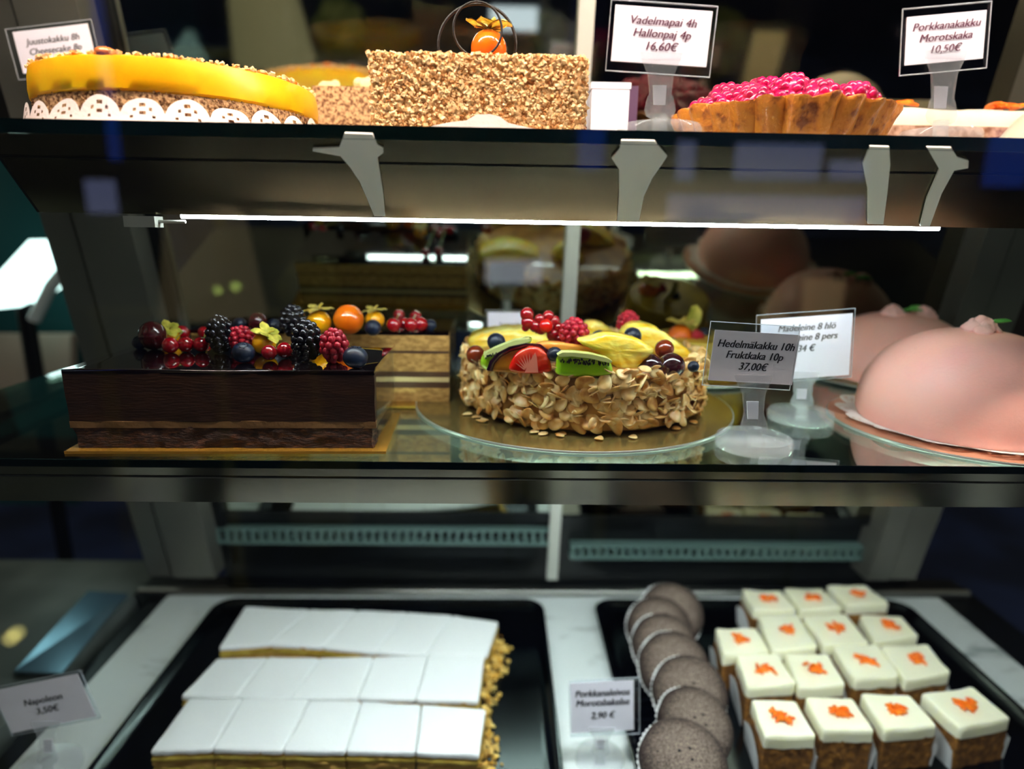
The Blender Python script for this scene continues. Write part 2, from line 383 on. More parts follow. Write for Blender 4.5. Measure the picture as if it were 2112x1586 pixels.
# sloped lamp fascia below each shelf
def fascia(zt, zb, x0, x1, yb, lit, label):
    t = thing('lamp_fascia', label, 'light fitting', (x0, yb, zb))
    o = Vector((x0, yb, zb)); y0 = .433
    def h(a, b, n, m_): return None
    m = MB().hexa([Vector(p)-o for p in [(x0, yb, zb), (x1, yb, zb), (x1, yb+.004, zb+.001), (x0, yb+.004, zb+.001), (x0, y0, zt), (x1, y0, zt), (x1, y0+.004, zt), (x0, y0+.004, zt)]])
    m.build('sloped_panel', 'fascia_steel', t)
    k = .27; yk = y0+(yb-y0)*k; zk = zt+(zb-zt)*k; nrm = Vector((0, -.775, -.632))
    MB().tube([Vector((x0, yk, zk))+nrm*.0002-o, Vector((x1, yk, zk))+nrm*.0002-o], .0007, 6).build('crease', 'black_metal', t)
    a = MB().hexa([Vector(p)-o for p in [(x0-.002, yb, zb), (x0, yb, zb), (x0, yb+.004, zb), (x0-.002, yb+.004, zb), (x0-.002, y0, zt), (x0, y0, zt), (x0, y0+.02, zt), (x0-.002, y0+.02, zt)]])
    a.build('end_cap', 'black_plastic', t)
    return t, o
t, o = fascia(TOPZ-.0085, 1.2592, -.3265, .74, .4735, True, 'dark reflective fascia under the upper shelf with a lit white tube along its lower edge')
A = Q(375, 454, .478); B = Q(1640, 471, .478)
MB().tube([Vector((A.x, .4782, 1.2583))-o, Vector((.325, .4782, 1.2583))-o], .0018, 10).build('light_tube', 'lamp_glow', t)
E1 = Q(290, 459, .474)
m = MB().box(-.011, .011, -.006, .006, -.0042, .0035); m.tube([(.011, 0, 0), (.03, 0, 0)], .0012, 8)
c = m.build('tube_socket', 'grey_plastic', t); c.location = Vector((E1.x, .478, E1.z+.001))-o
t2, o2 = fascia(MIDZ-.0055, 1.0385, -.50, .74, .4735, False, 'plain narrow fascia under the lower shelf')
MB().tube([Vector((-.24, .50, 1.049))-o2, Vector((.54, .50, 1.049))-o2], .004, 10).build('light_tube', 'lower_glow', t2)
# lamp in the canopy over the upper shelf
cl = thing('canopy_lamp', 'canopy lamp strip over the upper shelf, just above the view', 'light fitting', (.1, .392, 1.545))
MB().box(-.55, .58, -.03, .03, .012, .03).build('housing', 'steel', cl)
MB().tube([(-.5, 0, 0), (.53, 0, 0)], .008, 12).build('light_tube', 'canopy_glow', cl)
# cream flared shapes set in front of the upper fascia
def sl(px, py):                     # a point of the plane just in front of the sloped fascia
    n = Vector((0, .046, 0)); a = Vector((0, .433, 1.3065)); b = Vector((0, .4735, 1.2592)); nrm = Vector((0, -.76, -.65)); nrm.normalize()
    a = a+nrm*.0022; d = ray(px, py); return CAM+d*((a-CAM).dot(nrm)/d.dot(nrm))
def shape(pts, label):
    c0 = sl(*pts[0]); t = [sl(*p)-c0 for p in pts]; mb = MB().prism(t[::-1], Vector((0, .0012, .001)))
    b = mb.build('fascia_shape', 'cream_shape'); b.location = c0; return tag(b, label, 'shape', None)
shape([(711, 275), (768, 277), (778, 300), (790, 306), (790, 316), (778, 325), (784, 360), (790, 400), (794, 446), (772, 446), (757, 410), (742, 375), (722, 345), (702, 322), (645, 312), (645, 307), (700, 304)], 'cream flared bracket under the upper shelf, leftmost of the four')
shape([(1282, 290), (1350, 291), (1362, 306), (1376, 322), (1366, 338), (1345, 368), (1328, 405), (1318, 456), (1273, 455), (1277, 400), (1277, 350), (1262, 327), (1278, 308)], 'broad cream bracket flared at mid height, second from the left under the upper shelf')
shape([(1795, 302), (1834, 303), (1836, 340), (1830, 400), (1822, 463), (1790, 462), (1790, 390), (1780, 338)], 'dim cream bracket, third from the left under the upper shelf')
shape([(1912, 304), (1962, 305), (1975, 325), (1998, 332), (1997, 347), (1968, 352), (1942, 400), (1918, 466), (1898, 466), (1912, 410), (1938, 350)], 'slanting cream bracket, rightmost of the four under the upper shelf')

# ---- price signs
def card_text(lines, ink, parent, w, h, tw, sz, y=-.0005):
    "lines: (text, centre as a fraction of the card height); tw: width of the longest line / card width; sz: letter size / card height"
    made = []
    for s_, c_ in lines:
        cu = bpy.data.curves.new('lettering', 'FONT'); cu.body = s_; cu.size = 1; cu.align_x = 'CENTER'; cu.shear = .24; cu.resolution_u = 3
        ob_ = bpy.data.objects.new('tmp', cu); COL.objects.link(ob_)
        dg = bpy.context.evaluated_depsgraph_get(); me = bpy.data.meshes.new_from_object(ob_.evaluated_get(dg))
        bpy.data.objects.remove(ob_); made.append((me, c_))
    wid = max(max(v.co.x for v in me.vertices)-min(v.co.x for v in me.vertices) for me, c_ in made)
    kx = tw*w/wid; kz = sz*h
    for me, c_ in made:
        for v in me.vertices: v.co = Vector((v.co.x*kx, y, h*.5-c_*h+(v.co.y-.33)*kz))
        vs = [v.co.copy() for v in me.vertices]; fs = [tuple(p.vertices) for p in me.polygons]; mb = MB()
        for q_, dx in enumerate((-.022, 0, .022)): mb.add([v+Vector((dx*kz, -.00003*q_, 0)) for v in vs], fs)
        me = bpy.data.meshes.new('lettering'); me.from_pydata(mb.v, [], mb.f); me.materials.append(MT[ink])
        l_ = bpy.data.objects.new('lettering', me); COL.objects.link(l_); l_.parent = parent
def price_sign(name, label, Y, tl, tr, bl, lines, ink, base_c, base_r=.03, tw=.8, sz=.2, sleeve=(.004, .004, .004, .005), stem_x=None):
    """card given by three seen corners on the plane Y; the stem stands on base_c"""
    A, B, C_ = Q(*tl, Y), Q(*tr, Y), Q(*bl, Y); wv = B-A; hv = A-C_
    w_, h_ = wv.length, hv.length; ang = atan2(-wv.z, wv.x); ctr = A+wv*.5-hv*.5
    root = thing(name, label, 'price sign', base_c, 'price signs in clear holders')
    R = Matrix.Translation(ctr-Vector(base_c)) @ Matrix.Rotation(ang, 4, 'Y')
    sh = bpy.data.objects
    card = MB().box(-w_/2, w_/2, -.0002, .0002, -h_/2, h_/2).build('paper_card', 'paper', root); card.matrix_local = R
    card_text(lines, ink, card, w_, h_, tw, sz)
    l, r_, u, d_ = sleeve
    x0_, x1_, z0_, z1_ = -w_/2-l, w_/2+r_, -h_/2-d_, h_/2+u
    s_ = MB().box(x0_, x1_, .0006, .0014, z0_, z1_).build('clear_sleeve', 'sleeve_plastic', root); s_.matrix_local = R
    e = MB(); e.tube([(x0_, 0, z0_), (x1_, 0, z0_), (x1_, 0, z1_), (x0_, 0, z1_)], .00045, 6, closed=True)
    e = e.build('sleeve_rim', 'sleeve_rim', s_)
    # stem and disc base, in base coordinates
    btm = ctr - Vector(base_c) + Vector((0, 0, -h_/2))
    sx = stem_x if stem_x is not None else 0.0
    H = btm.z+.0065
    hw = [(.0, .0055), (.012, .0045), (.014, .009), (.018, .0105), (.026, .0085), (.26*H+.014, .0072), (.75*H, .0085), (.93*H, .013), (H, .0145)]
    hw = sorted(hw)
    yo = btm.y
    def yy(z): return yo*(z/H) if H else 0
    def xx(z): return (btm.x+sx)*(z/H)
    L = [Vector((xx(z)-a, yy(z)-.0035, z)) for z, a in hw]; Rr = [Vector((xx(z)+a, yy(z)-.0035, z)) for z, a in hw]
    st = MB().prism(L+Rr[::-1], Vector((0, .0022, 0))).build('clip_stem', 'clear_plastic', root)
    z0, z1 = .30*H+.006, .30*H+.34*H
    MB().prism([Vector((xx(z0)-.004, yy(z0)-.0008, z0)), Vector((xx(z0)+.004, yy(z0)-.0008, z0)), Vector((xx(z1)+.0045, yy(z1)-.0008, z1)), Vector((xx(z1)-.0045, yy(z1)-.0008, z1))], Vector((0, .001, 0))).build('clip_tongue', 'paper', root)
    r = base_r
    MB().lathe([(r*.97, 0.0003), (r, .002), (r, .0065), (r*.95, .009), (r*.6, .0098), (r*.2, .0115), (.0052, .0135), (.005, .016), (0, .016)], n=40).build('disc_base', 'clear_plastic', root)
    return root
def bpt(px, py, z): p = P(px, py, z); return (p.x, p.y, z)
bz = TOPZ
price_sign('price_sign', 'raspberry pie price sign, Vadelmapai 4h, beside the raspberry tart on the upper shelf', .455, (1274, 10), (1474, 24), (1256, 125), [('Vadelmapai 4h', .24), ('Hallonpaj 4p', .46), ('16,60€', .69)], 'ink_wine', (Q(1360, 258, .468).x, .468, bz), .029, tw=.68, sz=.215, sleeve=(.003, .003, .003, .006))
price_sign('price_sign', 'carrot cake price sign, Porkkanakakku 10,50€, at the right end of the upper shelf', .455, (1868, 36), (2032, 21), (1868, 135), [('Porkkanakakku', .23), ('Morotskaka', .47), ('10,50€', .72)], 'ink_wine', (Q(1938, 270, .468).x, .468, bz), .026, tw=.86, sz=.235, sleeve=(.003, .003, .005, .006))
price_sign('price_sign', 'tilted cheesecake price sign half hidden behind the yellow cheesecake', .665, (28, 66), (183, 48), (46, 152), [('Juustokakku 8h', .28), ('Cheesecake 8p', .52), ('€', .76)], 'ink_dark', (Q(125, 262, .668).x, .672, bz), .028, tw=.72, sz=.22, sleeve=(.006, .004, .003, .005))
price_sign('price_sign', 'fruit cake price sign, Hedelmäkakku 37,00€, right of the almond cake', .458, (1472, 680), (1648, 691), (1463, 784), [('Hedelmäkakku 10h', .25), ('Fruktkaka 10p', .46), ('37,00€', .68)], 'ink_dark', bpt(1553, 922, MIDZ), .0293, tw=.90, sz=.21, sleeve=(.004, -.001, .006, .004))
price_sign('price_sign', 'blurred price sign reading 34 €, standing before the rear pink dome cake', .549, (1568, 659), (1757, 646), (1568, 786), [('Madeleine 8 hlö', .17), ('Madeleine 8 pers', .33), ('34 €', .51)], 'ink_grey', bpt(1650, 866, MIDZ), .0285, tw=.68, sz=.15, sleeve=(.004, .002, .004, .002))
price_sign('price_sign', 'plain white card sign behind the fruit cake, next to its currants', .70, (1006, 644), (1092, 644), (1006, 705), [('Juustok', .4)], 'ink_grey', (Q(1048, 800, .703).x, .762, MIDZ), .02, tw=.5, sz=.2, sleeve=(.002, .002, .002, .002))
price_sign('price_sign', 'carrot pastry price sign, Porkkanaleivos 2,90 €, in front of the chocolate buns', .56, (1183, 1410), (1314, 1403), (1172, 1512), [('Porkkanaleivos', .21), ('Morotsbakelse', .40), ('2,90 €', .66)], 'ink_dark', (Q(1238, 1586, .56).x, .566, DECK), .026, tw=.86, sz=.19, sleeve=(.001, .006, .003, .005))
price_sign('price_sign', 'tilted Napoleon price sign on the marble at the left of the pastry tray', .555, (0, 1424), (176, 1388), (10, 1513), [('Napoleon', .40), ('3,50€', .63)], 'ink_dark', bpt(102, 1592, DECK), .031, tw=.45, sz=.2, sleeve=(.001, .004, .003, .003))

# ================================================================== fruit kinds (local origin at the base of the fruit)
def kind_raspberry(name, m, r=.010, h=.011, core=.76):
    root = MB(); n = 0
    root.ball((0, 0, h), (r*core, r*core, h*(core+.08)), 14, 10)
    for j in range(7):
        t = radians(10+j*24); k = max(1, int(9.5*sin(t)+.5))
        for i in range(k):
            a = 2*pi*(i+.5*(j % 2))/k; q_ = 1+.05*sin(i*7+j*3); root.ball((r*.82*q_*sin(t)*cos(a), r*.82*q_*sin(t)*sin(a), h+h*.84*q_*cos(t)), r*.255, 8, 6)
    return root.build(name, m)
def kind_blueberry():
    t = thing('blueberry', '-', 'blueberry')
    MB().ball((0, 0, .0068), (.0078, .0078, .0068), 18, 12).build('berry', 'blueberry', t)
    m = MB()
    for i in range(6):
        a = 2*pi*i/6; d = Vector((cos(a), sin(a), 0)); s_ = Vector((-sin(a), cos(a), 0))
        b = Vector((0, 0, .0127)); m.prism([b+d*.0016-s_*.001, b+d*.0016+s_*.001, b+d*.0034+Vector((0, 0, .0012))], Vector((0, 0, -.0005)))
    m.lathe([(.0026, .0122), (.0026, .0134), (.0018, .0136), (.0014, .0128), (0, .0126)], n=12)
    c = m.build('crown', 'blueberry_crown', t); c.location = (0, 0, 0); return t
def kind_currant_mesh(mname):
    b = MB().ball((0, 0, 0), 1, 16, 11); t = MB().lathe([(.10, -.15), (.16, 0), (.05, .12)], (0, 0, -1), n=7); t.ball((0, 0, -1.02), (.14, .14, .16), 6, 4)
    return b, t
def kind_physalis(name, m, r=.0105, husk='husk'):
    t = thing(name, '-', 'physalis')
    MB().ball((0, 0, r*.96), (r, r, r*.96), 22, 14).build('berry', m, t)
    h = MB()
    for i in range(6):
        a = 2*pi*i/6+.2; d = Vector((cos(a), sin(a), 0)); s_ = Vector((-sin(a), cos(a), 0)); up = Vector((0, 0, 1)); top = up*r*1.9
        L = r*random.uniform(.9, 1.25); lift = random.uniform(-.30, .22)*r
        row = []
        for k, (q, wd, z) in enumerate([(0, .12, .02), (.35, .34, .16), (.7, .46, .2), (1, .36, .25), (1.25, .06, .18)]):
            c_ = top + d*L*q + up*(z*r+lift*q*q + random.uniform(-.06, .06)*r); row.append((c_-s_*wd*r, c_+up*.12*r*(1-q*.5), c_+s_*wd*r))
        vs = [p for q in row for p in q]; fs = []
        for k in range(len(row)-1):
            for c2 in range(2): j = k*3+c2; fs.append((j, j+1, j+4, j+3))
        n = len(vs); vs2 = vs+[v-up*.05*r for v in vs]; fs2 = fs+[tuple(x+n for x in f[::-1]) for f in fs]
        h.add(vs2, fs2, True)
    h.tube([(0, 0, r*1.92), (r*.1, 0, r*2.3), (r*.35, 0, r*2.5)], r*.1, 6)
    h.build('husk', husk, t); return t
def kind_grape(name, m, r=.0095, e=1.0):
    t = MB(); t.ball((0, 0, r*e), (r, r, r*e), 24, 16); return tag(t.build(name, m), '-', 'grape')
PROTO = {}
def proto(k):
    if k not in PROTO:
        if k == 'raspberry': o = tag(kind_raspberry('raspberry', 'raspberry'), '-', 'raspberry')
        elif k == 'blackberry': o = tag(kind_raspberry('blackberry', 'blackberry', .010, .0125), '-', 'blackberry')
        elif k == 'blueberry': o = kind_blueberry()
        elif k == 'physalis': o = kind_physalis('physalis', 'physalis')
        elif k == 'physalis_green': o = kind_physalis('physalis', 'physalis', husk='husk_green')
        elif k == 'physalis_orange': o = kind_physalis('physalis', 'physalis_orange')
        elif k == 'kumquat': o = tag(kind_grape('kumquat', 'physalis_orange', .0105), '-', 'kumquat')
        elif k == 'grape': o = kind_grape('red_grape', 'grape_red')
        elif k == 'wine_grape': o = kind_grape('dark_grape', 'grape_wine', e=1.1)
        elif k == 'dark_grape': o = kind_grape('dark_grape', 'grape_dark', e=.95)
        PROTO[k] = [o, False]
    rec = PROTO[k]
    if rec[1]: return dup(rec[0])
    rec[1] = True; return rec[0]
NOM = {'raspberry': .010, 'blackberry': .010, 'blueberry': .0078, 'physalis': .0105, 'physalis_green': .0105, 'physalis_orange': .0105, 'kumquat': .0105, 'grape': .0095, 'wine_grape': .0095, 'dark_grape': .0095}
HT = {'raspberry': .0107, 'blackberry': .0125, 'blueberry': .0068, 'physalis': .0101, 'physalis_green': .0101, 'physalis_orange': .0101, 'kumquat': .0105, 'grape': .0095, 'wine_grape': .0104, 'dark_grape': .009}
def fruit(k, px, py, rpx, top, label, group=None, tilt=(0, 0, 0), Y=None):
    "a fruit whose centre shows at pixel (px, py) with radius rpx, resting on the plane z = top"
    s = 1
    if Y is None:
        z = top+.009
        for _ in range(5):
            c = P(px, py, z); s = rpx*depth(c)/F_PX/NOM[k]; z = top+HT[k]*s
        c = P(px, py, z)
    else: c = Q(px, py, Y); s = rpx*depth(c)/F_PX/NOM[k]
    if k == 'blueberry' and tilt == (0, 0, 0): tilt = (random.uniform(.2, 1.1), random.uniform(-.6, .6), 0)
    o = proto(k); o.scale = (s, s, s); Rm = Matrix.Rotation(tilt[2], 3, 'Z') @ Matrix.Rotation(tilt[0], 3, 'X') @ Matrix.Rotation(tilt[1], 3, 'Y')
    o.rotation_euler = Rm.to_euler(); o.location = c - Rm @ Vector((0, 0, HT[k]*s))
    o['label'] = label; o['group'] = group or {'raspberry': 'raspberries', 'blackberry': 'blackberries', 'blueberry': 'blueberries', 'physalis': 'physalis fruits', 'physalis_green': 'physalis fruits', 'physalis_orange': 'physalis fruits', 'kumquat': 'physalis fruits', 'grape': 'red grapes', 'wine_grape': 'dark grapes', 'dark_grape': 'dark grapes'}[k]
    return o
CUR = {}
def currants(label, bl, top, matn='currant', Y=None, heap=False):
    "a sprig: berries (px, py, rpx) as children with their dry tips"
    pts = []
    for (px, py, r_) in bl:
        if Y: c = Q(px, py, Y)
        else:
            z = top+.006
            for _ in range(4): c = P(px, py, z); s = r_*depth(c)/F_PX; z = top+s
        pts.append((c, r_*depth(c)/F_PX))
    base = min((p for p, s in pts), key=lambda p: p.z); r0 = thing('currant_sprig', label, 'red currants', (base.x, base.y, top), 'red currant sprigs')
    if matn not in CUR:
        b, t = kind_currant_mesh(matn); b = b.build('currant', matn); t = t.build('dry_tip', 'currant_tip', b); CUR[matn] = [b, False]
    for (c, s) in pts:
        rec = CUR[matn]
        if rec[1]:
            b = rec[0].copy(); COL.objects.link(b); t = rec[2].copy(); COL.objects.link(t); t.parent = b
        else: b = rec[0]; rec[1] = True; rec.append(b.children[0])
        b.parent = r0; b.location = c-r0.location; b.scale = (s, s, s); b.rotation_euler = (random.uniform(-1.2, .3), random.uniform(-.8, .8), random.uniform(0, 6))
    if len(pts) > 1:
        q = [p-r0.location+Vector((0, s*.7, s*.3)) for p, s in pts]
        MB().tube(q, .0005, 5).build('stalk', 'stem_green', r0)
    return r0

# ================================================================== boards and doilies
def round_board(label, c, r, z, m='gold_board', rim='board_rim', th=.0022):
    t = thing('cake_board', label, 'cake board', (c[0], c[1], z), 'round cake boards')
    MB().lathe([(0, th-.0004), (r-.0018, th-.0004), (r-.0012, th), (r*.5, th), (0, th)], n=96).build('top_face', m, t)
    MB().lathe([(0, 0), (r-.001, 0), (r, .0004), (r, th-.0003), (r-.0006, th), (r-.0011, th-.0002), (0, th-.0006)], n=96).build('rim', rim, t); return t
def doily_mesh(r_in, r_out, nsc, rise, holes=True, rnd=0):
    m = MB(); per = 14; n = nsc*per; R_ = 7; idx = {}; vs = []; fs = []
    for j in range(R_+1):
        f = j/R_
        for i in range(n):
            a = 2*pi*i/n; ph = (i % per)/per; sc = abs(sin(pi*ph))**.6
            ro = r_in+(r_out-r_in)*(.45+.55*sc); r = r_in+(ro-r_in)*f
            z = rise*(f**1.2)*(.38+.62*sc)*(1+.35*noise.noise(Vector((cos(a)*4, sin(a)*4, rnd))))+.0006
            vs.append((r*cos(a), r*sin(a), z))
    for j in range(R_):
        for i in range(n):
            ph = i % per
            if holes and ((j == 4 and ph in (4, 9)) or (j == 3 and ph in (6, 7)) or (j == 5 and ph in (6, 7)) or (j == 2 and ph in (3, 10))): continue
            k = (i+1) % n; fs.append((j*n+i, j*n+k, (j+1)*n+k, (j+1)*n+i))
    nv = len(vs); vs += [(v[0], v[1], v[2]-.0004) for v in vs]; fs += [tuple(x+nv for x in f[::-1]) for f in list(fs)]
    m.add(vs, fs, True); m.lathe([(r_in+.002, 0), (r_in+.002, .0006), (0, .0006)], n=48); return m

# ================================================================== UPPER SHELF
# ---- cheesecake
cc = (-.2524, .5507); R1 = .1007
d = thing('paper_doily', 'pinkish lace paper doily under the yellow cheesecake', 'doily', (cc[0], cc[1], TOPZ), 'paper doilies')
o = doily_mesh(.1085, .1042, 25, .0175); o = o.build('lace', 'doily', d)
ck = thing('cheesecake', 'round cheesecake with a thick glossy yellow mango layer over a brown crumb crust', 'cake', (cc[0], cc[1], TOPZ+.0012))
def wob(a, z, r): return 1+.012*noise.noise(Vector((cos(a)*9, sin(a)*9, z*160)))
def wobm(a, z, r): return 1+.006*noise.noise(Vector((cos(a)*6, sin(a)*6, z*60+5)))
m = MB().lathe([(.096, 0), (.0995, .003), (.1, .008), (.0995, .013), (.1, .018), (.0985, .0215), (.02, .0215), (0, .0215)], n=110, wob=wob)
m.build('crumb_crust', 'crust', ck)
m = MB().lathe([(.0985, .0195), (.1012, .0215), (.1016, .028), (.1012, .036), (.1, .041), (.096, .0425), (.03, .0425), (0, .0425)], n=110, wob=wobm)
ml = m.build('mango_layer', 'mango', ck)
def crumbs(n, fn, smin, smax, rnd=1):
    m = MB()
    for _ in range(n):
        p, nr = fn(); s_ = random.uniform(smin, smax); q = Matrix.Rotation(random.uniform(0, 6), 3, Vector((random.random()-.5, random.random()-.5, random.random()-.5)).normalized())
        cs = []
        for z in (-1, 1):
            for (x, y) in ((-1, -1), (1, -1), (1, 1), (-1, 1)):
                cs.append(Vector(p)+q @ Vector((x*s_*random.uniform(.5, 1), y*s_*random.uniform(.4, .9), z*s_*random.uniform(.3, .8))))
        m.hexa(cs)
    return m
def f1():
    a = random.uniform(0, 2*pi); r = .1*sqrt(random.uniform(.55, 1)); return (r*cos(a), r*sin(a), .0432), None
def f2():
    a = random.uniform(0, 2*pi); z = random.uniform(.001, .020); return (.0995*cos(a), .0995*sin(a), z), None
tag(crumbs(1300, f1, .0008, .0019).build('top_crumbs', 'crumb_a', ck), kind='stuff')
tag(crumbs(2600, f2, .0005, .0011).build('crust_crumbs', 'crust', ck), kind='stuff')
for (a, zz, s_) in ((-1.62, .0435, .007), (-1.85, .0435, .0045), (-.55, .0435, .004), (-1.2, .0435, .004), (-.2, .044, .0035)):
    MB().ball((.094*cos(a), .094*sin(a), zz), (s_, s_, s_*.55), 12, 8, amp=.0008, nsc=300).build('orange_zest_lump', 'glaze_orange', ck)
# ---- crumb coated cake with physalis and chocolate rings
kx0, kx1, ky0, ky1, kz = -.0905, .0590, .470, .60, TOPZ
kc = thing('nut_crumb_cake', 'tall rectangular cake coated all over in golden nut crumbs, orange glaze on top', 'cake', ((kx0+kx1)/2, (ky0+ky1)/2, TOPZ+.002))
hw_, hd_ = (kx1-kx0)/2, (ky1-ky0)/2
q = [(-hw_, -hd_), (hw_, -hd_), (hw_, hd_), (-hw_, hd_)]
MB().slab(q, 0, .0465, 26, 20, 6, amp=.0012, nsc=90, rnd=.06).build('cake_body', 'crumb_body', kc)
q2 = [(-hw_+.003, -hd_+.003), (hw_-.003, -hd_+.003), (hw_-.003, hd_-.003), (-hw_+.003, hd_-.003)]
MB().slab(q2, .0465, .0495, 20, 16, 3, rnd=.08, edge=.001).build('glaze', 'glaze_orange', kc)
def f3():
    u = random.random(); z = random.uniform(-.0005, .0485)
    if u < .72: p = (random.uniform(-hw_+.002, hw_-.002), -hd_-random.uniform(-.0012, .0012), z)
    elif u < .86: p = (hw_+random.uniform(-.0012, .0012), random.uniform(-hd_+.004, hd_), z)
    elif u < .92: p = (-hw_+random.uniform(-.0012, .0012), random.uniform(-hd_+.004, hd_), z)
    else: p = (random.uniform(-hw_, hw_), -hd_+random.uniform(-.001, .006), .0485+random.uniform(0, .002))
    return p, None
tag(crumbs(5200, f3, .0007, .0021).build('nut_crumbs', 'crumb_a', kc), kind='stuff')
tag(crumbs(3000, f3, .0006, .0015).build('dark_nut_crumbs', 'crumb_b', kc), kind='stuff')
bd = thing('cake_board', 'white paper scrap of board under the nut crumb cake', 'cake board', (kc.location.x, kc.location.y, TOPZ))
MB().box(-hw_-.004, hw_+.003, -hd_-.004, hd_+.01, 0, .0018).build('board_sheet', 'doily', bd)
m = MB(); pts = [(-.040, 0), (-.030, .004), (-.018, .0065), (-.008, .0075), (-.001, .0115), (.008, .012), (.015, .0105), (.021, .0065), (.034, .004), (.050, .002), (.062, 0)]
m.prism([Vector((x, -hd_-.0058, z+.0018)) for x, z in pts], Vector((0, .0005, 0))); m.build('torn_flap', 'doily', bd)
ktop = TOPZ+.0515
ph = fruit('physalis_orange', 1008, 90, 37, ktop, 'orange physalis with papery husk on top of the nut crumb cake', Y=.50)
ph.location.z = ktop
def ring(label, pts, Y, r):
    pp = [Q(x, y, Y) for x, y in pts]; c = pp[0]; t = MB().tube([p-c for p in pp], r, 8); o = t.build('chocolate_ring', 'choc_curl'); o.location = c
    return tag(o, label, 'chocolate decoration', 'chocolate rings')
def arc(cx, cy, rx, ry, a0, a1, n=28, rot=0):
    out = []
    for i in range(n):
        a = radians(a0+(a1-a0)*i/(n-1)); x, y = rx*cos(a), ry*sin(a); out.append((cx+x*cos(rot)-y*sin(rot), cy+x*sin(rot)+y*cos(rot)))
    return out
ring('thin chocolate ring looping in front of the physalis', arc(985, 60, 50, 57, 105, 430, rot=-.12), .485, .0008)
ring('thicker chocolate ring standing behind the physalis', arc(984, 92, 80, 84, 165, 378, rot=.08), .512, .0011)
# ---- rear crumb cake with cream rosettes
A = Q(640, 176, .625); B = Q(830, 180, .625)
rc_ = thing('crumb_cake', 'low tan crumb cake with cream rosettes behind the yellow cheesecake', 'cake', ((A.x+B.x)/2, .655, TOPZ))
w2 = (B.x-A.x)/2; hz = A.z-TOPZ
MB().slab([(-w2, -.03), (w2, -.03), (w2, .028), (-w2, .028)], 0, hz, 24, 10, 5, amp=.001, nsc=200, rnd=.08).build('cake_body', 'crust', rc_)
def rosette(c, r, m_):
    for k in range(7):
        a = k*2.4; m_.ball((c[0]+r*.45*cos(a), c[1]+r*.45*sin(a), c[2]+r*(.25+.09*k)), r*(.6-.045*k), 10, 7, amp=r*.1, nsc=300)
m = MB(); rosette((w2*.12, -.015, hz-.002), .012, m); m.build('cream_rosette', 'cream_pale', rc_)
m = MB(); rosette((-w2*.80, .012, hz-.002), .014, m); m.build('cream_rosette', 'cream_pale', rc_)
m = MB(); rosette((w2*.55, .01, hz-.002), .011, m); m.build('cream_rosette', 'cream_pale', rc_)
# white box behind
A = Q(1222, 172, .60); B = Q(1318, 172, .60)
bx = thing('pastry_box', 'small white box with a purple right edge behind the raspberry pie sign', 'box', ((A.x+B.x)/2, .62, TOPZ))
w2 = (B.x-A.x)/2
MB().box(-w2, w2-.008, -.02, .02, 0, A.z-TOPZ).build('white_side', 'box_white', bx); MB().box(w2-.008, w2, -.019, .02, 0, A.z-TOPZ-.001).build('purple_edge', 'box_purple', bx)
MB().box(-w2-.001, w2-.007, -.021, .021, A.z-TOPZ-.004, A.z-TOPZ+.001).build('lid', 'box_white', bx)
# ---- raspberry tart
tc = (.2237, .5419); TR = .0819
tt = thing('raspberry_tart', 'round tart with a fluted golden brown pastry shell', 'tart', (tc[0], tc[1], TOPZ))
def flute(a, z, r): return 1+(.085*abs(sin(a*13+.5*noise.noise(Vector((cos(a)*3, sin(a)*3, 0)))))**.7-.035)*min(1, r/.06)+.01*noise.noise(Vector((cos(a)*8, sin(a)*8, z*60)))
def rimz(a): return .0022*abs(sin(a*11))**.6+.0022*noise.noise(Vector((cos(a)*6, sin(a)*6, 3)))
m = MB().lathe([(.060, 0), (.068, .001), (.073, .008), (.078, .019), (.0815, .0255), (.0815, .0275), (.078, .0282), (.074, .026), (.072, .019), (.03, .018), (0, .018)], n=150, wob=flute)
m.v = [(v[0], v[1], v[2]+(rimz(atan2(v[1], v[0]))*1.6 if v[2] > .018 and v[0]**2+v[1]**2 > .004 else 0)) for v in m.v]
m.build('pastry_shell', 'pie_crust', tt)
MB().lathe([(.073, .02), (.055, .024), (.02, .027), (0, .0275)], n=40).build('berry_filling', 'rasp_glazed', tt)
gr = kind_raspberry('raspberry', 'rasp_glazed', .0145, .0125, .90); gr['category'] = 'raspberry'
GL = 'glossy raspberry glazed into the heap on the tart'
first = True; spots = []
for ringr, cnt, z in ((.062, 15, .020), (.042, 11, .029), (.024, 7, .035), (.006, 2, .036)):
    for i in range(cnt):
        a = 2*pi*i/cnt+ringr*50; spots.append((ringr*cos(a)*random.uniform(.95, 1.03), ringr*sin(a), z+random.uniform(-.002, .003)))
for (x, y, z) in spots:
    o = gr if first else gr.copy()
    if not first: COL.objects.link(o)
    first = False; s_ = random.uniform(.92, 1.15); o.scale = (s_, s_, s_); o.location = (tc[0]+x*.97, tc[1]+y*.97, TOPZ+z-.006)
    o.rotation_euler = (random.uniform(-.5, .5), random.uniform(-.5, .5), random.uniform(0, 6)); o['label'] = GL; o['group'] = 'glazed raspberries on the tart'
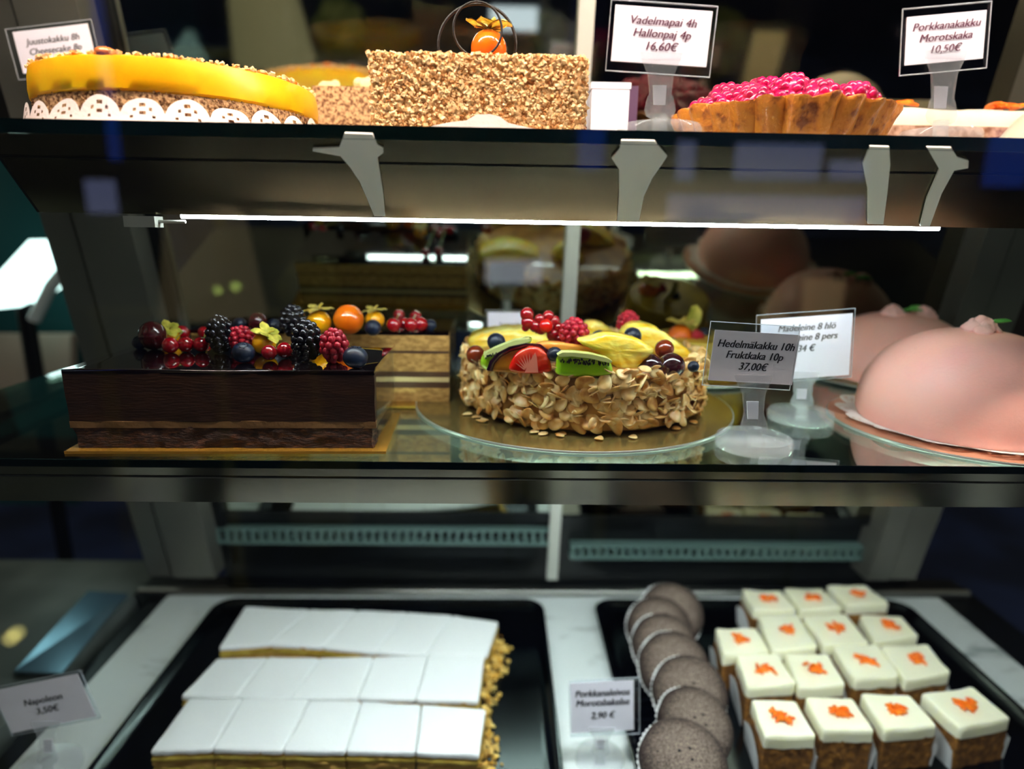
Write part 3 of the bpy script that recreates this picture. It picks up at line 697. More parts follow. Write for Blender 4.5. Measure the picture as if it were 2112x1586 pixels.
# ---- carrot cake at the right
A = Q(1840, 205, .60)
kc2 = thing('carrot_cake', 'blurred brown carrot cake with white frosting at the right end of the upper shelf', 'cake', (.43, .645, TOPZ))
MB().slab([(-.095, -.055), (.15, -.055), (.15, .05), (-.095, .05)], 0, .033, 24, 12, 4, amp=.003, nsc=90).build('sponge', 'carrot_cake', kc2)
MB().slab([(-.094, -.053), (.15, -.053), (.15, .05), (-.094, .05)], .031, .047, 20, 10, 3, amp=.002, nsc=60, top=lambda u, v: .006*sin(pi*u)*sin(pi*v)+.002*noise.noise(Vector((u*6, v*6, 0))), edge=.003).build('frosting', 'white_cream', kc2)
def shreds(c, n, spread, L, r):
    m = MB()
    for _ in range(n):
        a = random.uniform(0, pi); p = Vector((c[0]+random.uniform(-spread, spread), c[1]+random.uniform(-spread, spread)*.7, c[2]+random.uniform(0, r*2.2))); d_ = Vector((cos(a), sin(a), random.uniform(-.15, .25)))*L*random.uniform(.35, .6)
        m.tube([p-d_, p-d_*.3+Vector((0, 0, r*.3)), p+d_*.4+Vector((0, 0, r*.3)), p+d_], r, 6, taper=lambda t: .45+.9*sin(pi*min(max(t, .08), .92)))
    return m
for cx_ in (-.07, .03): shreds((cx_, -.03, .052), 12, .014, .016, .0016).build('carrot_shreds', 'carrot', kc2)
wc = thing('cream_cake', 'tall white cream cake cut off by the right edge of the upper shelf', 'cake', (.478, .53, TOPZ))
MB().lathe([(.070, 0), (.072, .004), (.068, .016), (.056, .034), (.038, .052), (.016, .062), (0, .064)], n=50, wob=lambda a, z, r: 1+.02*noise.noise(Vector((cos(a)*5, sin(a)*5, z*90)))).build('cream_dome', 'white_cream', wc)

# ================================================================== LOWER SHELF
# ---- chocolate cake
z0 = MIDZ+.0022
FL, FR = P(152, 928, MIDZ), P(772, 928, MIDZ); FL = Vector((-.3105, .4480)); FR = Vector((-.0905, .4535)); dv = Vector((-.0012, .095))
def rect_board(label, pts, z, th=.002):
    c = Vector((sum(p[0] for p in pts)/4, sum(p[1] for p in pts)/4, z)); t = thing('cake_board', label, 'cake board', c, 'rectangular gold cake boards')
    q_ = [(p[0]-c.x, p[1]-c.y) for p in pts]
    MB().hexa([(*p, 0) for p in q_]+[(*p, th) for p in q_]).build('board_sheet', 'gold_board', t); return t
rect_board('gold cardboard under the dark chocolate cake, sticking out at its right', [P(133, 936, MIDZ)[:2], P(796, 936, MIDZ)[:2], P(826, 856, MIDZ)[:2], (-.322, .5517)], MIDZ)
cx_, cy_ = (FL.x+FR.x)/2, (FL.y+FR.y)/2+.047
ch = thing('chocolate_cake', 'dark rectangular chocolate layer cake with shiny black glaze topped with berries', 'cake', (cx_, cy_, z0))
def qd(FL, FR, dv, c, inset=0):
    ps = [FL, FR, FR+dv, FL+dv]; return [((p.x-c[0])*(1-inset), (p.y-c[1])*(1-inset)) for p in ps]
q = qd(FL, FR, dv, (cx_, cy_)); qi = [(x*.975, y*.985) for x, y in q]
MB().slab(qi, 0, .0165, 60, 24, 8, amp=.0022, nsc=160, k=1).build('sponge_layer', 'sponge_choc', ch)
MB().slab(q, .0155, .0205, 60, 24, 5, amp=.0014, nsc=70, k=2, top=lambda u, v: .0016*noise.noise(Vector((u*6, v*6, 2)))).build('cream_layer', 'cream_choc', ch)
MB().slab(q, .0205, .0565, 60, 24, 8, amp=.0007, nsc=60, k=3).build('mousse_layer', 'mousse', ch)
MB().slab([(x*1.003, y*1.004) for x, y in q], .056, .0592, 40, 20, 3, edge=.0006, top=lambda u, v: .0003*sin(u*9)).build('glaze', 'glaze_choc', ch)
CT = z0+.0594
MB().hexa([(q[1][0]+.0012, q[1][1]-.001, 0), (q[1][0]+.0018, q[1][1]-.001, 0), (q[2][0]+.0018, q[2][1], 0), (q[2][0]+.0012, q[2][1], 0), (q[1][0]+.0012, q[1][1]-.001, .062), (q[1][0]+.0018, q[1][1]-.001, .062), (q[2][0]+.0018, q[2][1], .062), (q[2][0]+.0012, q[2][1], .062)]).build('acetate_band', 'acetate', ch)
C1 = 'on the dark chocolate cake'
fruit('blueberry', 288, 706, 15, CT, 'dark blueberry at the far left '+C1)
fruit('wine_grape', 315, 692, 27, CT, 'big dark red grape at the left '+C1)
fruit('physalis_green', 350, 694, 19, CT, 'yellow physalis with green husk behind the left currants '+C1, tilt=(.5, .3, 0))
currants('three red currants in front of the left physalis '+C1, [(376, 686, 15), (351, 712, 16.5), (383, 710, 16)], CT)
currants('pair of red currants left of the first blackberry '+C1, [(421, 686, 13), (415, 710, 16)], CT)
o = fruit('blackberry', 454, 694, 28, CT, 'left blackberry '+C1); o.scale.z *= 1.15
fruit('raspberry', 498, 700, 26, CT, 'left raspberry '+C1, tilt=(.4, -.3, 0))
fruit('blueberry', 502, 727, 23, CT, 'grey-blue blueberry below the left raspberry '+C1, tilt=(.5, .2, 0))
fruit('physalis_green', 545, 708, 24, CT, 'physalis with curled green husk in the middle '+C1, tilt=(.3, .5, 0))
currants('two red currants below the middle physalis '+C1, [(555, 727, 16), (587, 722, 16.5)], CT)
o = fruit('blackberry', 633, 706, 32, CT, 'right blackberry '+C1); o.scale.z *= 1.08
o = fruit('raspberry', 689, 718, 29, CT, 'right raspberry '+C1); o.scale.z *= 1.12
fruit('blueberry', 733, 737, 26, CT, 'large blueberry at the right end '+C1, tilt=(-.1, .1, 0))
pl = thing('chocolate_plaque', 'small black chocolate plaque with gold print at the right corner of the chocolate cake', 'decoration', P(766, 738, CT))
MB().box(-.0085, .008, 0, .0008, 0, .0068).build('plaque', 'tag_black', pl); MB().box(-.0085, .008, .0006, .004, .0064, .0076).build('gold_strip', 'tag_gold', pl)
pl.rotation_euler = (-.35, .1, .1)
# ---- rear layered cake
BL_ = Vector((-.285, .588)); BR_ = Vector((-.0465, .590)); dv = Vector((0, .10)); zt = Q(905, 687, .589).z-MIDZ-.002
rect_board('gold board under the tan layered cake behind', [(-.30, .572), (-.030, .574), (-.030, .70), (-.30, .70)], MIDZ)
cx_, cy_ = (BL_.x+BR_.x)/2, .639
rc2 = thing('layered_cake', 'tan layered sponge cake with dark glaze and fruit, behind the chocolate cake', 'cake', (cx_, cy_, z0))
q = qd(BL_, BR_, dv, (cx_, cy_))
hs = [(0, .20, 'sponge_tan', 'sponge_layer'), (.20, .29, 'filling_brown', 'filling_layer'), (.29, .36, 'cream_tan', 'cream_layer'), (.36, .44, 'filling_brown', 'filling_layer'), (.44, .70, 'sponge_tan', 'sponge_layer'), (.70, .74, 'filling_brown', 'filling_layer'), (.74, .96, 'sponge_tan', 'sponge_layer'), (.96, 1, 'glaze_choc', 'glaze')]
for i, (a, b, mm, nn) in enumerate(hs): MB().slab(q, a*zt, b*zt, 40, 16, 4, amp=.0010, nsc=90, k=i).build(nn, mm, rc2)
BT = z0+zt
MB().box(q[1][0]+.001, q[1][0]+.0016, q[1][1]-.002, q[2][1], 0, zt+.004).build('acetate_band', 'acetate', rc2)
C2 = 'on the rear layered cake'
fruit('blueberry', 494, 668, 14, BT, 'blurred blueberry at the left end '+C2)
o = fruit('wine_grape', 532, 666, 20, BT, 'reddish grape '+C2+' near its left end')
fruit('blueberry', 566, 672, 16, BT, 'blurred blueberry between grape and blackberry '+C2)
o = fruit('blackberry', 604, 662, 27, BT, 'blackberry left of the yellow physalis '+C2)
fruit('physalis', 658, 664, 25, BT, 'yellow physalis with upright husk '+C2)
fruit('kumquat', 719, 659, 31, BT, 'round orange fruit in the middle '+C2)
fruit('physalis', 773, 660, 20, BT, 'smaller yellow physalis right of the orange fruit '+C2)
fruit('blueberry', 769, 676, 17, BT, 'blueberry in front of the smaller physalis '+C2)
currants('left cluster of dark red currants '+C2, [(823, 650, 12), (812, 670, 15), (835, 668, 13)], BT)
currants('right cluster of dark red currants '+C2, [(857, 652, 12), (848, 670, 15), (868, 669, 15)], BT)
fruit('blueberry', 887, 671, 13, BT, 'blueberry at the right end '+C2)

# ---- fruit cake
fc = (.081, .600); FR_ = .1105
round_board('round mirror-gold board under the almond fruit cake', (.0722, .6009), .1513, MIDZ, 'silver_board')
H = .0515
fk = thing('fruit_cake', 'round cake covered in toasted almond flakes and piled with glazed fruit', 'cake', (fc[0], fc[1], z0))
MB().lathe([(.104, 0), (FR_, .004), (FR_+.0015, .02), (FR_, .045), (FR_-.003, H-.001), (.09, H+.0012), (.04, H+.002), (0, H+.002)], n=90, wob=lambda a, z, r: 1+.012*noise.noise(Vector((cos(a)*7, sin(a)*7, z*90)))).build('cake_body', 'cake_side', fk)
def flake_mesh(L, W, seed, m_=None, mtx=None, brown=False):
    rnd = random.Random(seed); n = 14; vs = []; fs = []
    cup = rnd.uniform(-.10, .18)*L; tw = rnd.uniform(-.25, .25)
    for side in (1, -1):
        vs.append((0, 0, side*.0003))
        for k in (.55, 1.0):
            for i in range(n):
                a = 2*pi*i/n; x = L/2*cos(a)*k; y = W/2*sin(a)*k*(1-.28*cos(a)); vs.append((x, y, cup*(x*x/(L*L/4))*.5+tw*x*y/L*2+side*(.0003 if k == 1 else .00045)))
    N = 1+2*n
    for sd in (0, 1):
        b = sd*N
        for i in range(n):
            j = (i+1) % n; t1 = (b, b+1+i, b+1+j); t2 = (b+1+i, b+1+n+i, b+1+n+j, b+1+j)
            fs.append(t1 if sd == 0 else t1[::-1]); fs.append(t2 if sd == 0 else t2[::-1])
    for i in range(n): j = (i+1) % n; fs.append((1+n+i, N+1+n+i, N+1+n+j, 1+n+j))
    if mtx: vs = [mtx @ Vector(v) for v in vs]
    mb = m_ or MB(); mb.add(vs, fs, True); return mb
variants = [flake_mesh(random.uniform(.013, .0185), random.uniform(.009, .0122), i).build('almond_flake', 'almond' if i % 4 else 'almond_brown', None, False) for i in range(10)]
def flake_mtx(a, z, spread, out=.003):
    R_ = FR_+out+random.uniform(-.001, .002); lean = random.gauss(0, spread)
    M_ = Matrix.Translation((R_*cos(a), R_*sin(a), z)) @ Matrix.Rotation(a, 4, 'Z') @ Matrix.Rotation(pi/2+lean, 4, 'Y') @ Matrix.Rotation(random.uniform(0, pi), 4, 'Z') @ Matrix.Rotation(random.gauss(0, spread*.8), 4, 'X')
    return M_
used = set(); k = 0
fa = atan2(-fc[1], -fc[0])              # direction from the cake to the viewer
cells = []
for r_ in range(5):
    for c_ in range(20):
        cells.append((fa-1.42+2.84*(c_+.5*(r_ % 2)+random.uniform(-.25, .25))/20, .005+.0105*r_+random.uniform(-.003, .003)))
for (a, z) in cells:
    v = variants[k % 10]
    if k < 10: o = v
    else: o = v.copy(); COL.objects.link(o)
    k += 1; o.parent = fk; sp = .35 + .45*max(0, sin(a-fa+.2)) + .3*max(0, -sin(a-fa)-.6); o.matrix_local = flake_mtx(a, max(z, .0088), sp)
m = MB()
for _ in range(760):
    a = random.uniform(0, 2*pi); flake_mesh(random.uniform(.010, .015), random.uniform(.007, .0105), random.randint(0, 999), m, flake_mtx(a, random.uniform(.0075, .052), .75, .0015))
for _ in range(46):
    a = random.uniform(0, 2*pi); R_ = FR_-random.uniform(-.003, .008)
    flake_mesh(.011, .008, random.randint(0, 999), m, Matrix.Translation((R_*cos(a), R_*sin(a), H+.003)) @ Matrix.Rotation(random.uniform(-.9, .9), 4, 'X') @ Matrix.Rotation(random.uniform(-.9, .9), 4, 'Y') @ Matrix.Rotation(random.uniform(0, 6), 4, 'Z'))
for _ in range(12):
    a = fa+random.uniform(-1.2, 1.2); R_ = FR_+random.uniform(.004, .012)
    flake_mesh(.010, .007, random.randint(0, 999), m, Matrix.Translation((R_*cos(a), R_*sin(a), .0012)) @ Matrix.Rotation(random.uniform(0, 6), 4, 'Z'))
tag(m.build('almond_flake_coating', 'almond', fk, False), kind='stuff')
FT = z0+H+.0012
C3 = 'on the almond fruit cake'
def chunk(name, label, cat, pxs, Y, thick, m, back=.0, amp=.0008, round_=True, group=None, ridges=0, sub=None):
    "a fruit piece whose visible outline (pixels) stands on the plane Y, thickened backwards with a rounded edge"
    pp = [Q(x, y, Y) for x, y in pxs]; c = Vector((sum(p.x for p in pp)/len(pp), Y, min(p.z for p in pp)))
    # smooth the outline
    pts = [p-c for p in pp]; out = []
    n = len(pts)
    for i in range(n):
        p0, p1, p2, p3 = pts[i-1], pts[i], pts[(i+1) % n], pts[(i+2) % n]
        for t in (0, .25, .5, .75): out.append(.5*((2*p1)+(p2-p0)*t+(2*p0-5*p1+4*p2-p3)*t*t+(3*p1-p0-3*p2+p3)*t**3))
    ctr = sum(out, Vector())/len(out); rings = []; mb = MB(); vs = []; fs = []; N = len(out)
    prof = [(0, .0), (.45, -.02), (.8, .0), (.95, .10), (1.0, .3), (1.0, .7), (.93, .95), (.6, 1.0), (0, 1.0)]
    for (f, t) in prof[1:-1]:
        for i, p in enumerate(out):
            v = ctr+(p-ctr)*f; v = Vector((v.x, thick*t+back*(v.z), v.z))
            if amp: v += Vector((amp*nz(v+c, 260, 1), amp*nz(v+c, 260, 2)*1.3, amp*nz(v+c, 260, 3)))
            if ridges: v.y -= ridges*abs(sin(i*1.2))*(f > .4)
            vs.append(v)
    m_ = len(prof)-2
    for j in range(m_-1):
        for i in range(N): k_ = (i+1) % N; fs.append((j*N+i, (j+1)*N+i, (j+1)*N+k_, j*N+k_))
    vs.append(Vector((ctr.x, 0+back*ctr.z, ctr.z))); a = len(vs)-1; vs.append(Vector((ctr.x, thick+back*ctr.z, ctr.z))); b = len(vs)-1
    for i in range(N): k_ = (i+1) % N; fs.append((a, i, k_)); fs.append((b, (m_-1)*N+k_, (m_-1)*N+i))
    mb.add(vs, fs, True)
    root = thing(name, label, cat, c, group); mb.build('flesh', m, root, False)
    return root, c
def strip(root, c, pxs, Y, thick, m, name, dy=-.0006):
    mb = MB().prism([Q(x, y, Y)-c+Vector((0, dy, 0)) for x, y in pxs][::-1], Vector((0, thick, 0)), True); return mb.build(name, m, root)
PG = 'pineapple pieces'
chunk('pineapple_slice', 'flat pineapple slice at the back left '+C3, 'pineapple', [(964, 716), (966, 700), (990, 690), (1030, 682), (1075, 680), (1110, 688), (1140, 700), (1150, 716), (1050, 726), (975, 735)], .600, .05, 'pineapple', amp=.0011, group=PG)
chunk('pineapple_slice', 'pineapple piece at the back between the two raspberries '+C3, 'pineapple', [(1190, 700), (1205, 668), (1226, 663), (1250, 672), (1270, 690), (1280, 710), (1235, 722)], .625, .02, 'pineapple', amp=.0011, group=PG)
chunk('pineapple_slice', 'pineapple slice at the right, sloping down beside the red grape '+C3, 'pineapple', [(1283, 702), (1290, 680), (1312, 668), (1345, 672), (1370, 684), (1400, 705), (1426, 726), (1432, 744), (1400, 742), (1340, 732), (1295, 722)], .560, .03, 'pineapple', amp=.0011, group=PG)
chunk('pineapple_slice', 'large wedge of pineapple in the front centre '+C3, 'pineapple', [(1192, 702), (1215, 697), (1243, 690), (1262, 688), (1285, 692), (1320, 702), (1350, 722), (1344, 735), (1322, 755), (1305, 772), (1284, 776), (1262, 752), (1232, 728), (1205, 714)], .508, .02, 'pineapple', amp=.0008, group=PG)
# peach, kiwi, plum, strawberry
chunk('papaya_slice', 'long pale orange papaya slice behind the front kiwi '+C3, 'papaya', [(1105, 712), (1125, 706), (1160, 708), (1200, 713), (1240, 722), (1250, 734), (1200, 730), (1150, 722), (1115, 720)], .517, .012, 'papaya', amp=.0004)
r, c = chunk('kiwi_slice', 'kiwi slice lying tilted at the left '+C3, 'kiwi', [(990, 752), (996, 735), (1020, 724), (1055, 712), (1085, 700), (1098, 704), (1080, 722), (1050, 738), (1025, 758), (1000, 765)], .505, .02, 'kiwi', amp=.0004, group='kiwi slices')
strip(r, c, [(997, 730), (1020, 718), (1060, 702), (1092, 698), (1096, 702), (1060, 716), (1025, 728), (1000, 738)], .505, .010, 'kiwi_pale', 'pale_rind', -.0016)
mb = MB()
for i in range(22):
    t = i/21; x = 1002+t*50; y = 737-t*15+random.uniform(-3, 3); mb.ball(Q(x, y, .5032)-c, (.0005, .0006, .0011), 6, 4)
tag(mb.build('seeds', 'seed_black', r), kind='stuff')
r, c = chunk('plum_wedge', 'plum wedge with dark purple skin curving over the strawberry '+C3, 'plum', [(1012, 766), (1018, 748), (1032, 733), (1055, 721), (1085, 715), (1110, 717), (1125, 728), (1132, 745), (1120, 766), (1060, 770)], .503, .012, 'plum_flesh', amp=.0002)
arcp = [(1010, 764), (1016, 747), (1030, 732), (1053, 720), (1085, 713), (1112, 715), (1128, 727)]
MB().tube([Q(x, y, .5035)-c for x, y in arcp], .0017, 10, flat=2.2).build('skin', 'plum_skin', r)
r, c = chunk('strawberry_half', 'halved red strawberry at the front '+C3, 'strawberry', [(1052, 766), (1056, 745), (1066, 729), (1085, 719), (1100, 716), (1118, 722), (1132, 736), (1137, 753), (1135, 768), (1095, 772)], .494, .009, 'strawberry', amp=.0004)
strip(r, c, [(1082, 768), (1090, 750), (1100, 732), (1104, 726), (1107, 736), (1110, 768)], .494, .003, 'strawberry_pale', 'pale_core', -.0009)
mb = MB()
for a in range(7):
    t = radians(-150+a*12); x0_, y0_ = 1092, 768; mb.prism([Q(x0_+34*cos(t), y0_+40*sin(t), .494)-c+Vector((0, -.0006, 0)), Q(x0_+12*cos(t)-2, y0_+12*sin(t), .494)-c+Vector((0, -.0006, 0)), Q(x0_+12*cos(t)+3, y0_+12*sin(t), .494)-c+Vector((0, -.0006, 0))], Vector((0, .001, 0)))
mb.build('pale_streaks', 'strawberry_pale', r)
r, c = chunk('kiwi_slice', 'half round kiwi slice standing at the front centre '+C3, 'kiwi', [(1148, 773), (1148, 752), (1151, 738), (1172, 735), (1210, 738), (1250, 744), (1262, 752), (1264, 773), (1230, 778), (1180, 778)], .486, .016, 'jelly_green', amp=.0002, group='kiwi slices')
strip(r, c, [(1149, 740), (1156, 728), (1180, 727), (1215, 731), (1248, 738), (1261, 748), (1240, 750), (1200, 747), (1165, 743)], .486, .014, 'kiwi', 'flesh_top', -.0012)
strip(r, c, [(1149, 731), (1160, 726), (1185, 726), (1220, 730), (1252, 738), (1262, 744), (1258, 748), (1215, 738), (1180, 734), (1155, 735)], .486, .010, 'kiwi_pale', 'pale_rind', -.0022)
mb = MB()
for i in range(70):
    t = random.random(); x = 1157+t*98; y = 743+t*7+random.uniform(-5, 6)*(.4+.6*sin(pi*t)); mb.ball(Q(x, y, .4842)-c, (.0006, .0005, .0011), 6, 4)
tag(mb.build('seeds', 'seed_black', r), kind='stuff')
currants('cluster of shiny red currants at the top left '+C3, [(1087, 648, 14.5), (1089, 665, 14.5), (1104, 673, 13), (1113, 658, 11), (1131, 652, 12.5), (1144, 662, 11.5), (1116, 678, 13), (1151, 675, 11), (1141, 690, 14.5), (1152, 700, 12), (1084, 676, 8)], FT, Y=.545)
currants('single bright red currant in front of the cluster '+C3, [(1126, 672, 14.5)], FT, 'currant_bright', Y=.537)
o = fruit('raspberry', 1184, 686, 30, FT, 'large raspberry right of the currants '+C3, Y=.53); o.scale.z *= .95
fruit('raspberry', 1296, 668, 24, FT, 'raspberry at the back right '+C3, Y=.60)
fruit('blueberry', 1024, 706, 20, FT, 'blueberry at the left above the kiwi '+C3, Y=.53)
fruit('blueberry', 1143, 730, 16, FT, 'blueberry between strawberry and front kiwi '+C3, Y=.497)
fruit('blueberry', 1305, 693, 19, FT, 'blueberry in front of the right pineapple slice '+C3, Y=.545)
fruit('blueberry', 1236, 697, 17, FT, 'dark blueberry sunk behind the large pineapple wedge '+C3, Y=.55)
fruit('blueberry', 1430, 756, 12, FT, 'small blueberry at the right rim '+C3)
fruit('grape', 981, 732, 20, FT, 'shiny red-brown grape at the left rim '+C3, Y=.545)
fruit('grape', 1370, 720, 20, FT, 'shiny red-brown grape at the right above the dark grapes '+C3, Y=.532)
fruit('dark_grape', 1340, 756, 27, FT, 'left of the two dark purple grapes at the right rim '+C3, Y=.517)
fruit('dark_grape', 1384, 755, 29, FT, 'right of the two dark purple grapes at the right rim '+C3, Y=.513)
# ---- rear yellow cake
YC = (.232, .722)
round_board('round gold board under the yellow cake at the back', YC, .066, MIDZ+.0024)
yk = thing('yellow_cake', 'small round yellow cake half hidden behind the fruit cake sign', 'cake', (YC[0], YC[1], MIDZ+.0048))
MB().lathe([(.053, 0), (.055, .003), (.055, .040), (.052, .044), (0, .045)], n=60).build('cake_body', 'yellow_cake', yk)
YT = MIDZ+.0048+.0447
C4 = 'on the yellow cake at the back'
fruit('physalis_orange', 1402, 694, 26, YT, 'orange physalis '+C4, Y=.712)
fruit('raspberry', 1436, 700, 17, YT, 'dark raspberry '+C4, Y=.705); fruit('blueberry', 1452, 690, 15, YT, 'blueberry '+C4, Y=.725)
lf = thing('husk_leaf', 'yellow papery husk leaf standing up on the yellow cake at the back', 'leaf', Q(1425, 690, .74))
MB().tube([(-.006, 0, -.004), (-.002, 0, .008), (.003, .002, .018), (.0045, .002, .027), (.002, .002, .034)], .009, 10, taper=lambda t: .15+.9*sin(pi*min(.97, t*.85+.05)), flat=.25).build('leaf_blade', 'husk_green', lf)
# ---- pink domes
def rose(mb, c, r):
    mb.ball(Vector(c)+Vector((0, 0, r*.42)), (r*.42, r*.42, r*.5), 12, 9, amp=r*.12, nsc=160)
    for k in range(8):
        a = k*2.4; rr = r*(.40+.045*k); Mx = Matrix.Rotation(a, 3, 'Z') @ Matrix.Rotation(radians(58-3*k), 3, 'Y')
        mb.ball(Vector(c)+Vector((rr*cos(a), rr*sin(a), r*(.46-.03*k))), (r*.40, r*.44, r*.17), 12, 8, amp=r*.10, nsc=220, k=k, mtx=Mx)
def dome(label, c, R_, Hh, rose_at, leaf_at, rl):
    t = thing('dome_cake', label, 'cake', (c[0], c[1], c[2]), 'pink dome cakes')
    prof = [(R_*.965, 0), (R_*.99, Hh*.06)]+[(R_*cos(a)**.86, Hh*(.14+.86*sin(a))) for a in [radians(x) for x in range(0, 90, 5)]]+[(0, Hh)]
    MB().lathe(prof, n=80, wob=lambda a, z, r: 1+.004*noise.noise(Vector((cos(a)*3, sin(a)*3, z*20)))).build('marzipan_dome', 'marzipan', t)
    for (x, y, z, r) in rose_at:
        mb = MB(); rose(mb, (x, y, z), r); mb.build('sugar_rose', 'rose_pink', t)
    for (x, y, z, ang) in leaf_at:
        mb = MB(); d_ = Vector((cos(ang), sin(ang), 0)); p = Vector((x, y, z))
        mb.tube([p, p+d_*.006+Vector((0, 0, .003)), p+d_*.013+Vector((0, 0, .004)), p+d_*.02+Vector((0, 0, .002))], .005, 8, taper=lambda t_: .2+.9*sin(pi*min(.96, t_*.9+.06)), flat=1)
        mb.v = [(v[0], v[1], z+(v[2]-z)*.35+.002) for v in mb.v]; mb.build('leaf', 'leaf_green', t)
    return t
PC = (.413, .535)
round_board('round rose-gold board under the front pink dome cake', PC, .1085, MIDZ, 'board_rose')
d = thing('paper_doily', 'white lace doily under the front pink dome cake', 'doily', (PC[0], PC[1], MIDZ+.0023), 'paper doilies'); doily_mesh(.082, .102, 15, .0045, rnd=4).build('lace', 'doily_white', d)
dome('large pink dome cake at the front right of the lower shelf, cut by the edge', (PC[0], PC[1], MIDZ+.0032), .0855, .083, [(-.002, -.004, .0805, .0165)], [(.012, .0, .087, .3)], 1)
PB = (.462, .722)
round_board('round gold board under the rear pink dome cake', PB, .092, MIDZ+.0026)
d = thing('paper_doily', 'white lace doily under the rear pink dome cake', 'doily', (PB[0], PB[1], MIDZ+.0049), 'paper doilies'); doily_mesh(.078, .09, 15, .004, rnd=7).build('lace', 'doily_white', d)
zt_ = Q(1880, 645, .722).z-(MIDZ+.0058)
dome('pale pink marzipan dome cake at the back right of the lower shelf', (PB[0], PB[1], MIDZ+.0058), .082, zt_, [(-.012, -.005, zt_-.003, .0145), (.027, 0, zt_-.006, .016)], [(.001, -.004, zt_+.001, -.2), (.014, .004, zt_+.003, .4)], 1)

# ================================================================== MARBLE DECK
def tray(label, x0, x1, y0, y1, rim):
    t = thing('serving_tray', label, 'tray', ((x0+x1)/2, (y0+y1)/2, DECK), 'polished steel trays')
    hw, hd = (x1-x0)/2, (y1-y0)/2; m = MB(); rr = .03
    def loop(ins, z):
        out = []; a_, b_ = hw-ins, hd-ins; r = max(rr-ins, .008)
        for (sx, sy, a0) in ((1, -1, -90), (1, 1, 0), (-1, 1, 90), (-1, -1, 180)):
            for k in range(7):
                a = radians(a0+15*k); out.append((sx*(a_-r)+r*cos(a), sy*(b_-r)+r*sin(a), z))
        return out
    prof = [(0.004, .0002), (0, rim-.001), (.0, rim), (.0035, rim), (.006, rim-.002), (.013, .0030), (.018, .0024)]
    L = [loop(*p) for p in prof]; n = len(L[0]); vs = [p for l in L for p in l]; fs = []
    for j in range(len(L)-1):
        for i in range(n): k = (i+1) % n; fs.append((j*n+i, j*n+k, (j+1)*n+k, (j+1)*n+i))
    fs.append(tuple(range((len(L)-1)*n, len(L)*n))); fs.append(tuple(range(n))[::-1])
    m.add(vs, fs, True); m.build('tray_pan', 'tray_steel', t); return t
tray('long polished dark steel tray holding the white iced pastry slices', -.415, .072, .44, .862, .011)
tray('polished dark steel tray holding the chocolate buns and carrot squares', .147, .628, .44, .862, .011)
# ---- napoleon slices
ZN = .741
rows = [('front', [390, 500, 640, 745, 870, 1003], [1440, 1438, 1442, 1445, 1452, 1462], [308, 437, 583, 712, 857, 988], [1550, 1545, 1548, 1550, 1552, 1558]),
        ('middle', [447, 553, 660, 770, 885, 1000], [1357, 1354, 1356, 1353, 1350, 1350], [372, 485, 600, 738, 857, 987], [1436, 1438, 1440, 1440, 1442, 1446]),
        ('back', [505, 640, 738, 840, 935, 1028], [1250, 1256, 1258, 1262, 1268, 1282], [450, 558, 665, 775, 880, 1005], [1336, 1328, 1334, 1345, 1350, 1352])]
ordn = ['first', 'second', 'third', 'fourth', 'fifth']
for ri, (rn, bx_, by_, fx_, fy_) in enumerate(rows):
    for i in range(5):
        pts = [P(fx_[i], fy_[i], ZN), P(fx_[i+1], fy_[i+1], ZN), P(bx_[i+1], by_[i+1], ZN), P(bx_[i], by_[i], ZN)]
        c = sum(pts, Vector())/4; loc = Vector((c.x, c.y, DECK+.0026)); g = .9925 if i not in (0, 3) else .985
        if rn == 'back' and i == 0: loc.z += 0
        q = [((p.x-c.x)*g, (p.y-c.y)*g) for p in pts]; hgt = ZN-DECK-.0026
        t = thing('napoleon_slice', 'white iced pastry slice, %s from the left in the %s row of the tray' % (ordn[i], rn), 'pastry', loc, 'iced pastry slices')
        qs = [(x*.975, y*.975) for x, y in q]; k = ri*5+i
        ly = [(0, .009, 'pastry'), (.009, .016, 'custard'), (.016, .024, 'pastry'), (.024, .030, 'custard'), (.030, hgt-.0035, 'pastry')]
        for li, (a, b, mm) in enumerate(ly):
            MB().slab(qs, a, b, 22, 20, 4, amp=.0024 if mm == 'pastry' else .001, nsc=170, k=k+li*3.3, bulge=0 if mm == 'pastry' else .0012).build('pastry_layer' if mm == 'pastry' else 'custard_layer', mm, t)
        MB().slab(q, hgt-.005, hgt, 20, 20, 4, amp=.0004, nsc=60, k=k, edge=.0011, rnd=.03, low=lambda u, v, k=k: -.0015*abs(noise.noise(Vector((u*5, v*5, k)))), top=lambda u, v, k=k: .0006*noise.noise(Vector((u*2, v*2, k)))).build('white_icing', 'icing', t)
# loose crumbs and flakes beside the pastry
m = MB(); rnd = random.Random(3)
for _ in range(260):
    row = rnd.choice([(988, 1560, 1003, 1465), (990, 1446, 1002, 1352), (1008, 1352, 1030, 1285)]); t_ = rnd.random()
    px = row[0]+(row[2]-row[0])*t_; py = row[1]+(row[3]-row[1])*t_; p = P(px, py, ZN); x = p.x+abs(rnd.gauss(0, .007))+.001; y = p.y
    zz = DECK+.004+max(0, .030-(x-p.x)*2.4)*rnd.random()
    e_ = rnd.uniform(.001, .0042); m.ball((x, y, zz), (e_, e_*rnd.uniform(.4, 1), e_*rnd.uniform(.3, .8)), 6, 5, amp=e_*.9, nsc=500, mtx=Matrix.Rotation(rnd.uniform(0, 6), 3, 'Z') @ Matrix.Rotation(rnd.uniform(-1, 1), 3, 'X'))
tag(m.build('pastry_crumbs', 'pastry_crumb'), 'golden flaky crumbs fallen along the right side of the pastry slices', 'crumbs', None, 'stuff')

